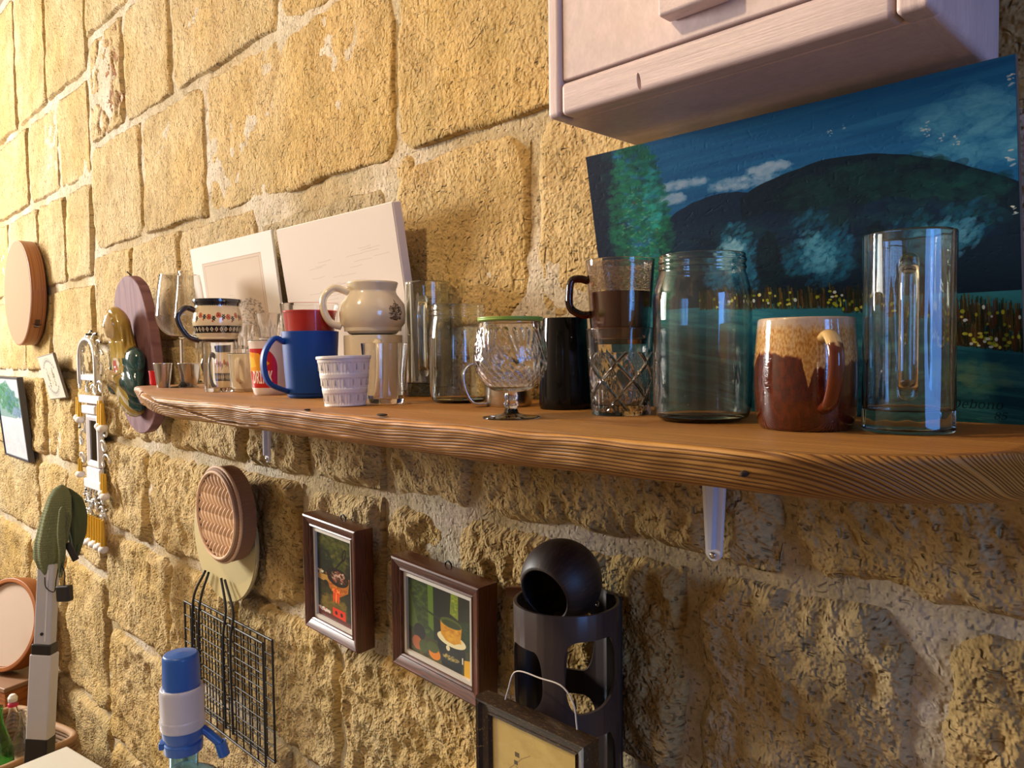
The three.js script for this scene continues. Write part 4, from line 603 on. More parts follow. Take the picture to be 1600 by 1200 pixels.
{ // cream espresso cup with a shot glass on it
  const c = stand(382, 612, 40), r = rOf(c, 50), h = sh(c, 553), o = cup('espresso_cup', 'small cream espresso cup with its handle turned outward', 'cup', c, yawView(c, -0.30, 1));
  part('body', vessel([[r * 0.68, 0], [r * 0.72, 0.0025], [r * 0.80, 0.005], [r * 0.88, h * 0.4], [r * 0.97, h * 0.95], [r, h]], 0.0028, 0.004), M.cream, o);
  part('handle', ribbon([[r * 0.86, h * 0.84], [r * 1.3, h * 0.86], [r * 1.5, h * 0.62], [r * 1.35, h * 0.35], [r * 0.82, h * 0.26]], 0.0030, 0.0038), M.cream, o);
  const c2 = V(c.x, c.y + h + 0.0003, c.z), rt = rOf(c, 38), h2 = yAt(c, 508) - c2.y, g2 = cup('shot_glass', 'faceted shot glass standing on the cream espresso cup', 'glass', c2);
  part('base_plate', rev(bev([[0.0002, 0], [r * 1.01, 0], [r * 1.01, 0.0012], [0.0002, 0.0012]], 0.0004), 40), M.glass, g2);
  const b = part('body', rev(wallPts([0, 0.25, 0.5, 0.75, 1].map((k) => [mix(rt * 0.7, rt, k), h2 * k]), 0.002, 0.008), 80, (q, y, th, i) => (i > 0 && i < 7 && y < h2 * 0.7 ? q - 0.0014 * Math.abs(Math.sin(th * 5)) : q)), M.glass, g2); b.position.y = 0.0012;
}
const folkMap = canvasTex(2048, 512, (g, W, H) => {
  g.fillStyle = '#dccba6'; g.fillRect(0, 0, W, H); g.fillStyle = '#10121f'; g.fillRect(0, 0, W, H * 0.14); g.fillRect(0, H * 0.965, W, H * 0.035); for (let i = 0; i < 64; i++) { g.beginPath(); g.arc((i + 0.5) * W / 64, H * 0.135, 13, 0, 6.3); g.fill(); }
  for (let i = 0; i < 16; i++) { const x = (i + 0.5) * W / 16, y = H * (i % 2 ? 0.38 : 0.42); for (let k = 0; k < 7; k++) { g.fillStyle = k % 2 ? '#a8452f' : '#c46a4a'; g.beginPath(); g.arc(x + 20 * Math.cos(k * 0.9), y + 20 * Math.sin(k * 0.9), 15, 0, 6.3); g.fill(); } g.fillStyle = '#7d2a20'; g.beginPath(); g.arc(x, y, 9, 0, 6.3); g.fill(); g.fillStyle = '#1c2620'; for (let k = 0; k < 6; k++) { g.beginPath(); g.ellipse(x + 64 + 16 * Math.cos(k * 1.05), y + 18 + 20 * Math.sin(k * 1.05), 8, 14, k * 1.05 + 1.57, 0, 6.3); g.fill(); } g.fillStyle = '#b0492f'; g.beginPath(); g.arc(x + 52, y + 52, 12, 0, 6.3); g.fill(); }
  g.fillStyle = '#14151f'; g.fillRect(0, H * 0.62, W, H * 0.17); for (let i = 0; i < 32; i++) { const x = (i + 0.5) * W / 32, y = H * 0.705; poly(g, [[x - 24, y], [x, y - 30], [x + 24, y], [x, y + 30]], '#e2d5b4'); poly(g, [[x - 13, y], [x, y - 16], [x + 13, y], [x, y + 16]], '#14151f'); g.fillStyle = '#e2d5b4'; g.beginPath(); g.arc(x, y, 5, 0, 6.3); g.fill(); }
  g.fillStyle = '#14151f'; g.fillRect(0, H * 0.94, W, H * 0.06); });
folkMap.flipY = true;
const folkMat = phys(0xffffff, 0.14, { map: folkMap, clearcoat: 0.9, clearcoatRoughness: 0.05 }), navy = phys(lin(0.008, 0.009, 0.02), 0.14, { clearcoat: 0.8, clearcoatRoughness: 0.06 });
function folkMug(c, wRim, topPy, label, turn) {
  const rR = rOf(c, wRim), h = yAt(c, topPy) - c.y, o = cup('folk_pottery_mug', label, 'mug', c, turn);
  part('body', rev(wallPts([[rR * 0.72, 0], [rR * 0.78, 0.002], [rR * 0.98, h * 0.28], [rR * 1.05, h * 0.48], [rR * 0.99, h * 0.68], [rR * 0.92, h * 0.82], [rR * 0.96, h * 0.92], [rR, h]], 0.004, 0.005), 80), folkMat, o);
  part('rim_band', rev(bev([[rR * 0.90, h * 0.94], [rR * 1.015, h * 0.93], [rR * 1.02, h + 0.0008], [rR * 0.90, h + 0.0008], [rR * 0.90, h * 0.94]], 0.0008), 64), navy, o);
  part('handle', ribbon([[rR * 0.90, h * 0.74], [rR * 1.3, h * 0.80], [rR * 1.62, h * 0.62], [rR * 1.55, h * 0.4], [rR * 1.2, h * 0.12], [rR * 0.78, h * 0.04]], 0.0048, 0.006), navy, o);
}
{ // tumbler carrying the folk mug, and the second folk mug behind it
  const c = stand(343, 613, 46), r = rOf(c, 52), h = sh(c, 535), o = cup('plain_tumbler', 'clear tumbler with the rose patterned mug standing on it', 'glass', c);
  part('body', vessel([[r * 0.86, 0], [r * 0.9, 0.003], [r * 0.95, h * 0.5], [r, h]], 0.0022, 0.007), M.glass, o);
  folkMug(V(c.x, c.y + h + 0.0003, c.z), 76, 469, 'rose patterned pottery mug with navy rim on a clear tumbler', yawView(c, -1, 0.25));
  const c2 = stand(357, 606, 40); folkMug(c2, 46, 541, 'rose patterned pottery mug on the shelf behind the clear tumbler', yawView(c2, -1, 0.1));
}
function wineGlass(px, by, w, top, bowlBot, label) {
  const c = stand(px, by, w * 0.62), r = rOf(c, w), h = sh(c, top), yb = sh(c, bowlBot), o = cup('wine_glass', label, 'glass', c, 0, 'wine glasses by the mounted print');
  const t = 0.0009, out = [[0.0002, 0], [r * 0.62, 0], [r * 0.62, 0.001], [r * 0.2, 0.003], [0.004, 0.010], [0.0036, yb * 0.5], [0.0042, yb - 0.004]];
  const B = []; for (let i = 0; i <= 14; i++) { const k = i / 14; B.push([Math.max(0.005, r * Math.sqrt(1 - (1 - k) ** 2) ** 0.9), yb + (h - yb) * 0.36 * k]); } B.push([r * 0.95, yb + (h - yb) * 0.6], [r * 0.86, yb + (h - yb) * 0.85], [r * 0.79, h]);
  const I = B.slice().reverse().map(([q, y]) => [Math.max(0.0002, q - t), y + (q < 0.008 ? t * 2 : 0)]);
  part('stem', rev(bev([...out, [0.0002, yb - 0.004]], 0.0004), 40), M.glass, o);
  part('bowl', rev([[0.0002, yb - 0.0038], ...B, ...I], 64), M.glass, o);
}
wineGlass(286, 606, 80, 430, 528, 'large clear stemmed wine glass right behind the steel shot cups'); wineGlass(310, 600, 70, 425, 528, 'large clear stemmed wine glass between the print and rose patterned mug');
for (const [px, by, wt, top, lab] of [[255.5, 606, 30, 568, 'tiny steel shot cup at the broken tip of the shelf'], [296, 605, 35, 568, 'small steel shot cup between wine glass feet and tumbler']]) {
  const c = stand(px, by, wt * 0.72), rt = rOf(c, wt), h = sh(c, top), o = cup('steel_shot_cup', lab, 'cup', c);
  part('body', vessel([[rt * 0.66, 0], [rt * 0.69, 0.002], [rt * 0.98, h * 0.94], [rt, h]], 0.0009, 0.0015), M.steel, o);
  part('rim', rev(bev([[rt * 0.96, h - 0.001], [rt * 1.03, h - 0.001], [rt * 1.03, h + 0.0008], [rt * 0.96, h + 0.0008], [rt * 0.96, h - 0.001]], 0.0004), 40), M.steel, o);
}
{ const c = stand(244, 602, 18), r = rOf(c, 22), h = sh(c, 580), o = cup('red_shot_cup', 'tiny red cup behind the steel shot cup beside the figure', 'cup', c); part('body', vessel([[r * 0.8, 0], [r * 0.84, 0.002], [r, h]], 0.0012, 0.002), std(lin(0.6, 0.01, 0.02), 0.3), o); part('rim', rev(bev([[r * 0.94, h - 0.001], [r * 1.05, h - 0.001], [r * 1.05, h + 0.0008], [r * 0.94, h + 0.0008], [r * 0.94, h - 0.001]], 0.0004), 40), std(lin(0.6, 0.01, 0.02), 0.3), o); }

// ------------------------------------------------------------------ things hanging on the wall
const at3 = (px, py, depth) => eye.clone().addScaledVector(ray(px, py), depth);
function discThing(name, label, category, px, py, hpx, z) { const c = onZ(px, py, z), r = hpx * depthOf(c) / F / 2; return { o: thing(name, label, category, V(c.x, c.y, 0.012)), r, z: z - 0.012 }; }
{ // wooden frame drum
  const { o, r, z } = discThing('frame_drum', 'round wooden frame drum hanging on the pale stones', 'drum', 27, 458, 163, 0.058);
  const wood = phys(0xffffff, 0.45, { map: dataTex(512, (u, v) => mixc([0.66, 0.42, 0.22], [0.48, 0.26, 0.11], woodGrain(u, v, 8)), true), clearcoat: 0.2 });
  part('hoop', tx(rev(bev([[r * 0.95, 0], [r, 0], [r, z], [r * 0.95, z], [r * 0.95, 0]], 0.002), 72), 0, 0, 0, Math.PI / 2), wood, o);
  part('drum_head', tx(rev(bev([[0.0002, z - 0.004], [r * 0.985, z - 0.004], [r * 0.985, z + 0.0015], [0.0002, z + 0.0015]], 0.002), 72), 0, 0, 0, Math.PI / 2), std(lin(0.34, 0.19, 0.1), 0.9), o);
  part('jingle', tx(new THREE.CylinderGeometry(0.014, 0.014, 0.002, 20), r * 0.80, -r * 0.62, z * 0.5, 0, 0, -0.65), M.steel, o); part('jingle_slot', tx(box(0.01, 0.034, 0.016, 0.003), r * 0.775, -r * 0.60, z * 0.5, 0, 0, -0.65), std(lin(0.08, 0.04, 0.02), 0.8), o);
}
{ // small plaque
  const p = panel([58, 558], [84, 551], 625, 0.05, 0.018), o = place(thing('oval_print_plaque', 'small metal edged plaque with a faded oval print', 'plaque'), p);
  const map = canvasTex(400, 300, (g, W, H) => { g.fillStyle = '#ddd8c8'; g.fillRect(0, 0, W, H); g.strokeStyle = '#6d7078'; g.lineWidth = 16; for (let i = 0; i < 30; i++) { const a = i / 30 * 6.283; if (Math.abs(Math.cos(a)) > 0.86) continue; g.beginPath(); g.ellipse(W / 2, H / 2, W * 0.36, H * 0.38, 0, a, a + 0.12); g.stroke(); } g.lineWidth = 3; g.strokeStyle = '#8f9294'; g.beginPath(); g.ellipse(W / 2, H / 2, W * 0.42, H * 0.44, 0, 0, 6.3); g.stroke(); for (const x of [0.34, 0.66]) { blotch(g, W * x, H * 0.52, 20, 70, ['#8a5a34', '#6a7a5a', '#a37448', '#4f6a5c'], 40, 9, 0.7); } blotch(g, W / 2, H * 0.5, 60, 60, ['#c9c3a8', '#b9b79c'], 30, 14, 0.4); });
  part('frame', tx(box(p.w, p.h, 0.008, 0.0015), 0, p.h / 2, -0.005), std(lin(0.16, 0.14, 0.12), 0.4, { metalness: 0.5 }), o); part('print', tx(new THREE.BoxGeometry(p.w - 0.006, p.h - 0.006, 0.001), 0, p.h / 2, -0.0008), phys(0xffffff, 0.3, { map, clearcoat: 0.4 }), o);
}
{ // framed watercolour at the edge of the view
  const a = onZ(26, 590, 0.05), w = 0.36, b = V(a.x - w, a.y + 0.015, 0.05), yl = yAt(V(a.x, 0, 0.022), 723), h = len(a.y - yl, 0.028);
  const o = thing('framed_watercolour', 'thin dark framed watercolour of a green hill and pale water', 'picture'); o.position.set((a.x + b.x) / 2, yl, 0.022); o.rotation.set(0.09, 0, 0.0, 'YXZ');
  const map = canvasTex(500, 460, (g, W, H) => { g.fillStyle = '#dbe4ea'; g.fillRect(0, 0, W, H); poly(g, [[0, H * 0.15], [W * 0.45, H * 0.02], [W * 0.8, H * 0.24], [W, H * 0.22], [W, H * 0.42], [W * 0.7, H * 0.5], [0, H * 0.5]], '#8fb4b4'); blotch(g, W * 0.35, H * 0.25, 170, 80, ['#3f8f64', '#4f9a78', '#2f7a52', '#6aa89a'], 260, 22, 0.4); blotch(g, W * 0.6, H * 0.3, 150, 70, ['#2f7a52', '#3f8f64', '#6fa0b0', '#5b86ae'], 160, 22, 0.4); blotch(g, W * 0.8, H * 0.42, 110, 30, ['#7fa0c4', '#5f80a8', '#8fb0cc'], 90, 18, 0.4); g.fillStyle = '#dce6ee'; g.fillRect(0, H * 0.5, W, H * 0.5); blotch(g, W * 0.5, H * 0.75, 240, 100, ['#e9eef2', '#c9dbe8', '#e6dfe4'], 140, 34, 0.3); });
  const metal = std(lin(0.05, 0.05, 0.06), 0.35); for (const g of frameGeo(w, h, [[0, -0.02], [0, 0], [0.006, 0.0005], [0.007, -0.004], [0.007, -0.02]])) part('frame_bar', g.translate(0, h / 2, 0), new THREE.MeshStandardMaterial({ color: metal.color, roughness: 0.35, side: THREE.DoubleSide }), o);
  part('picture_sheet', tx(new THREE.BoxGeometry(w - 0.012, h - 0.012, 0.002), 0, h / 2, -0.005), phys(0xffffff, 0.2, { map, clearcoat: 0.6, clearcoatRoughness: 0.05 }), o); part('backing', tx(new THREE.BoxGeometry(w - 0.004, h - 0.004, 0.003), 0, h / 2, -0.018), std(lin(0.2, 0.16, 0.12), 0.9), o);
}
{ // silver filigree ornament with mirror and tassels
  const c = onZ(143, 560, 0.02), o = thing('filigree_wall_ornament', 'silver filigree wall ornament with a little mirror and golden tassels', 'ornament', V(c.x, c.y, 0.012)), k = depthOf(c) / F;
  const silver = std(lin(0.72, 0.71, 0.68), 0.3, { metalness: 0.75 }), pearl = std(lin(0.74, 0.72, 0.76), 0.35), gold = std(lin(0.72, 0.42, 0.04), 0.35, { metalness: 0.5 }), wool = std(lin(0.74, 0.70, 0.66), 0.9);
  const Y = (py) => (560 - py) * k;
  const scroll = (cx, cy, r, n = 3, ph = 0) => { const p = []; for (let i = 0; i <= 26; i++) { const t = i / 26, a = ph + t * n * 2.1; p.push([cx + r * (1 - 0.75 * t) * Math.cos(a), cy + r * (1 - 0.75 * t) * Math.sin(a), 0.006 + 0.012 * t]); } return tube(p, 0.0036, 30, 6); };
  const aw = 0.075, arch = []; for (let i = 0; i <= 20; i++) { const a = Math.PI * i / 20; arch.push([aw * Math.cos(a), Y(565) + (Y(530) - Y(565)) * Math.sin(a) ** 0.8, 0.02]); }
  const crown = part('arch', merge([tube([[-aw, Y(600), 0.02], ...arch.slice().reverse(), [aw, Y(600), 0.02]], 0.007, 60, 8)]), silver, o);
  for (let i = 0; i < 7; i++) { const a = Math.PI * (i + 0.5) / 7; part('scroll', scroll(aw * 0.95 * Math.cos(a) * 1.12, Y(565) + (Y(528) - Y(565)) * Math.sin(a), 0.02, 3, a), silver, crown); }
  part('bar', tx(box(aw * 2.2, 0.018, 0.012, 0.004), 0, Y(590), 0.014), pearl, o); part('bar', tx(box(aw * 2.5, 0.024, 0.014, 0.004), 0, Y(624), 0.014), pearl, o);
  for (const [x, y, r, ph] of [[-0.09, 600, 0.03, 0], [0.09, 600, 0.03, 2], [-0.03, 606, 0.022, 1], [0.03, 606, 0.022, 3], [-0.08, 574, 0.02, 4], [0.08, 574, 0.02, 5], [-0.1, 690, 0.03, 1], [0.1, 690, 0.03, 2], [-0.1, 718, 0.026, 3], [0.1, 718, 0.026, 0], [-0.1, 668, 0.022, 5], [0.1, 668, 0.022, 4]]) part('scroll', scroll(x, Y(y), r, 3, ph), silver, o);
  const mw = 0.105, mh = Y(648) - Y(730), fr = part('mirror_frame', merge(frameGeo(mw, mh, [[0, 0], [0.001, 0.014], [0.008, 0.015], [0.014, 0.012], [0.018, 0.010], [0.018, 0.004]]).map((g) => g.translate(0, (Y(648) + Y(730)) / 2, 0))), pearl, o); fr.material = new THREE.MeshStandardMaterial({ color: pearl.color, roughness: 0.35, side: THREE.DoubleSide });
  part('mirror', tx(box(mw - 0.03, mh - 0.03, 0.004, 0.001), 0, (Y(648) + Y(730)) / 2, 0.007), std(lin(0.05, 0.06, 0.07), 0.05, { metalness: 1 }), fr, 'dark mirror glass');
  part('bar', tx(box(0.12, 0.04, 0.012, 0.005), 0, Y(742), 0.01), pearl, o); part('bar', tx(box(0.15, 0.028, 0.016, 0.005), 0, Y(758), 0.012), pearl, o); part('bar', tx(box(0.12, 0.026, 0.02, 0.005), 0, Y(640), 0.014), pearl, o);
  const lace = []; for (let i = 0; i < 26; i++) { const u = (rnd() - 0.5) * 0.15, v = Y(766) + (Y(812) - Y(766)) * rnd(); lace.push(scroll(u, v, 0.014 + rnd() * 0.008, 3, rnd() * 6)); } part('lace_panel', merge(lace), silver, o);
  const tas = (x, y0, y1) => { const t = part('tassel', tx(new THREE.CylinderGeometry(0.005, 0.008, Y(y0) - Y(y1), 10), x, (Y(y0) + Y(y1)) / 2, 0.018), gold, o); part('pompom', tx(new THREE.SphereGeometry(0.014, 14, 10).scale(1.2, 0.8, 1), x, Y(y1) - 0.006, 0.018), wool, t); };
  for (const [x, a, b] of [[-0.11, 622, 652], [-0.095, 626, 655], [0.085, 624, 660], [0.1, 624, 664], [0.115, 628, 662], [-0.11, 722, 744], [0.095, 735, 762], [0.11, 735, 766]]) tas(x, a, b);
  for (let i = 0; i < 8; i++) tas(-0.08 + i * 0.023, 808, 846 + (i % 2) * 4);
  part('hook', rod([0, Y(528) + 0.01, 0.022], [0, Y(528) + 0.01, -0.012], 0.003), M.iron, o);
}
{ // religious plaque
  const top = onZ(205, 434, 0.055), bot = onZ(226, 672, 0.03), H = top.y - bot.y, W = 0.255;
  const o = thing('religious_plaque', 'mauve wooden wall plaque with a glazed veiled figure', 'plaque'); o.position.set((top.x + bot.x) / 2 + 0.035, bot.y, 0.034); o.rotation.set(0.06, 0, 0, 'YXZ');
  const s = new THREE.Shape(); s.moveTo(0, 0); s.quadraticCurveTo(W * 0.30, 0.004, W * 0.44, H * 0.16); s.lineTo(W / 2, H * 0.42); s.quadraticCurveTo(W * 0.48, H * 0.8, W * 0.3, H * 0.93); s.quadraticCurveTo(W * 0.15, H, 0, H); s.quadraticCurveTo(-W * 0.15, H, -W * 0.3, H * 0.93); s.quadraticCurveTo(-W * 0.48, H * 0.8, -W / 2, H * 0.42); s.lineTo(-W * 0.44, H * 0.16); s.quadraticCurveTo(-W * 0.30, 0.004, 0, 0);
  const bm = dataTex(512, (u, v) => { const k = woodGrain(v * 2, u, 5); return mixc([0.52, 0.38, 0.40], [0.40, 0.26, 0.29], k); }, true); const g = new THREE.ExtrudeGeometry(s, { depth: 0.018, bevelEnabled: true, bevelSize: 0.003, bevelThickness: 0.003, bevelSegments: 3, curveSegments: 20 }); const q = g.attributes.uv; for (let i = 0; i < q.count; i++) q.setXY(i, q.getX(i) / 0.4, q.getY(i) / 0.4);
  part('board', g, std(0xffffff, 0.8, { map: bm }), o); part('nail', rod([0, H - 0.004, 0.0], [-0.012, H + 0.014, 0.012], 0.0016), M.iron, o);
  const GOLD = [0.40, 0.27, 0.05], SKIN = [0.60, 0.45, 0.24], TEAL = [0.008, 0.06, 0.065], IVORY = [0.62, 0.58, 0.44], ROSE = [0.5, 0.12, 0.1];
  const f = (x, y, z) => { const p = [x, y, z]; const ax = Math.abs(x), pm = [ax, y, z];
    let d = ell(p, [0, 0.211, 0.076], [0.023, 0.032, 0.025]); d = smin(d, cap(p, [0, 0.216, 0.098], [0, 0.207, 0.1025], 0.0026, 0.0034), 0.005); d = smin(d, cap(p, [0, 0.197, 0.097], [0, 0.186, 0.092], 0.004, 0.006), 0.006);
    let veil = ell(p, [0, 0.217, 0.062], [0.032, 0.037, 0.034]); veil = smin(veil, cap(p, [0, 0.205, 0.046], [0, 0.140, 0.038], 0.031, 0.036), 0.02); veil = smin(veil, cap(pm, [0.022, 0.205, 0.066], [0.036, 0.130, 0.060], 0.013, 0.012), 0.014); veil = Math.max(veil, z - 0.080 - 0.25 * (y - 0.235) * (y > 0.17 ? 1 : 0)); veil += 0.0014 * Math.sin(Math.atan2(z - 0.03, ax) * 16) * sstep(0.215, 0.16, y);
    d = Math.min(d, veil); d = smin(d, cap(p, [0, 0.185, 0.07], [0, 0.13, 0.052], 0.013, 0.022), 0.010);
    let body = smin(cap(pm, [0.0, 0.125, 0.04], [0.055, 0.125, 0.036], 0.03, 0.024), ell(p, [0, 0.085, 0.035], [0.066, 0.075, 0.042]), 0.03); body = smin(body, ell(p, [0, 0.03, 0.025], [0.05, 0.042, 0.036]), 0.03);
    let arm = smin(cap(pm, [0.062, 0.125, 0.036], [0.068, 0.062, 0.052], 0.024, 0.021), cap(pm, [0.068, 0.062, 0.052], [0.018, 0.082, 0.088], 0.020, 0.012), 0.012); body = smin(body, arm, 0.012); body += 0.0018 * Math.sin(y * 160 + ax * 220 + 2 * Math.sin(y * 60)) * sstep(0.13, 0.10, y);
    d = smin(d, body, 0.008);
    let hand = Math.min(...[0, 1, 2, 3].map((i) => cap(pm, [0.014, 0.078 + i * 0.006, 0.094], [0.0, 0.086 + i * 0.006, 0.106], 0.0042, 0.0036))); hand = smin(hand, cap(pm, [0.016, 0.086, 0.09], [0.008, 0.096, 0.1], 0.008, 0.006), 0.004); d = smin(d, hand, 0.003); return Math.max(d, -z + 0.0); };
  const col = (x, y, z) => { const ax = Math.abs(x); if (y > 0.172 && z > 0.081 && len(x / 0.023, (y - 0.207) / 0.034) < 0.95) return SKIN; if (y > 0.13) return ax > 0.05 ? TEAL : GOLD; if (z > 0.084 && y > 0.066 && y < 0.112 && ax < 0.022) return SKIN; if (y > 0.098 && y < 0.125 && ax < 0.013 && z > 0.06) return ROSE; if (ax < 0.026 + 0.1 * Math.max(0, 0.09 - y)) return (Math.sin(y * 150 + ax * 160) > 0.1 ? IVORY : GOLD); return (ax > 0.028 && ax < 0.040 && y > 0.03) ? GOLD : TEAL; };
  const fig = part('figure', sdfGeo(f, [-0.1, -0.02, -0.006], [0.1, 0.262, 0.125], 0.0026, col), phys(0xffffff, 0.14, { vertexColors: true, clearcoat: 0.9, clearcoatRoughness: 0.05 }), o, 'glazed figure with golden veil and dark teal cloak'); fig.scale.z = 0.68; fig.position.set(0.02, (yAt(onZ(215, 640, 0.08), 648) - bot.y) + 0.011, 0.018);
}
{ // pale oval board and woven basket hung on one nail
  const b = onZ(351, 838, 0.035), hh = 100 * depthOf(b) / F, o = thing('oval_board', 'pale yellow oval board hanging behind the woven basket lid', 'board', V(b.x, b.y, 0.03));
  const L = onZ(304, 838, 0.035), R = onZ(398, 838, 0.035), hw = (R.x - L.x) / 2; 
  part('plate', tx(rev(bev([[0.0002, 0], [1, 0], [1, 0.009], [0.0002, 0.010]], 0.002), 72).scale(hw, 1, hh), 0, 0, 0, Math.PI / 2), std(lin(0.50, 0.41, 0.19), 0.6), o); part('edge_band', tx(new THREE.TorusGeometry(1, 0.012, 8, 60).scale(hw * 1.0, hh * 1.0, 0.2), 0, 0, 0.004), std(lin(0.42, 0.34, 0.16), 0.6), o);
  const { o: w, r, z } = discThing('woven_basket_lid', 'round woven wicker basket hanging above the wire grill', 'basket', 337, 805, 150, 0.085); w.position.z = 0.044; const D = 0.085 - 0.044;
  const straw = std(lin(0.62, 0.40, 0.24), 0.7), dark = std(lin(0.26, 0.13, 0.06), 0.75);
  part('weave', gridGeo(150, 150, (u, v) => { const a = u * 2 - 1, q = v * 2 - 1, m = Math.max(Math.abs(a), Math.abs(q)) || 1, l = len(a, q) || 1, x = a * m / l * r * 0.86, y = q * m / l * r * 0.86; const row = y / (r * 0.2), fr = row - Math.floor(row), sg = Math.floor(row) % 2 ? 1 : -1; const st = Math.abs(Math.sin((x / (r * 0.17) + sg * fr * 1.0) * Math.PI)); return [x, y, D - 0.006 + 0.006 * st * (0.75 + 0.25 * Math.sin(fr * Math.PI))]; }), straw, w, 'herringbone straw weave');
  for (let i = 0; i < 3; i++) { const rr = r * (0.90 + 0.045 * i), n = 90; part('coil', gridGeo(220, 10, (u, v) => { const t = u * 6.2832, p = v * 6.2832, q = r * 0.035 * (1 + 0.12 * Math.sin(t * n)); const R2 = rr + q * Math.cos(p); return [R2 * Math.cos(t), R2 * Math.sin(t), D - 0.004 * i + q * Math.sin(p)]; }), i === 1 ? dark : straw, w); }
  part('wall_band', tx(rev(bev([[r * 0.92, 0], [r * 0.99, 0], [r * 1.0, D * 0.5], [r * 0.99, D - 0.004], [r * 0.92, D - 0.004], [r * 0.92, 0]], 0.002), 200, (q, y, th) => q * (1 + 0.012 * Math.sin(th * 70 + (Math.floor(y / 0.006) % 2) * 3.14))), 0, 0, 0, Math.PI / 2), dark, w, 'dark woven side');
  part('backing', tx(new THREE.CylinderGeometry(r * 0.95, r * 0.95, 0.004, 40), 0, 0, D - 0.012, Math.PI / 2), dark, w);
}
{ // folding wire grill
  const TL = onZ(298, 937, 0.04), TR = onZ(421, 1003, 0.04), yb = onZ(421, 1190, 0.04).y, w = TR.x - TL.x, h = TL.y - yb, o = thing('wire_grill', 'black folding wire grill with long handles on the wall', 'grill', V((TL.x + TR.x) / 2, yb, 0.03));
  const wire = (a, b, r = 0.0016) => part('wire', rod(a, b, r, 6), M.iron, o);
  for (const z of [0.004, 0.024]) { for (const x of [-w / 2, w / 2]) wire([x, 0, z], [x, h, z], 0.0026); for (const y of [0, h]) wire([-w / 2, y, z], [w / 2, y, z], 0.0026); for (let i = 1; i < 12; i++) wire([-w / 2 + w * i / 12, 0, z], [-w / 2 + w * i / 12, h, z]); for (let i = 1; i < 8; i++) wire([-w / 2, h * i / 8, z], [w / 2, h * i / 8, z]); }
  for (const x of [-0.14, -0.105, 0.02, 0.055]) { const xx = x * w / 0.38; part('handle_rod', tube([[xx, 0.02, 0.028], [xx, h * 0.9, 0.028], [xx + 0.012, h + 0.03, 0.026], [mix(xx, -0.02, 0.5), h + 0.09, 0.02]], 0.0028, 40, 8), M.iron, o); }
}
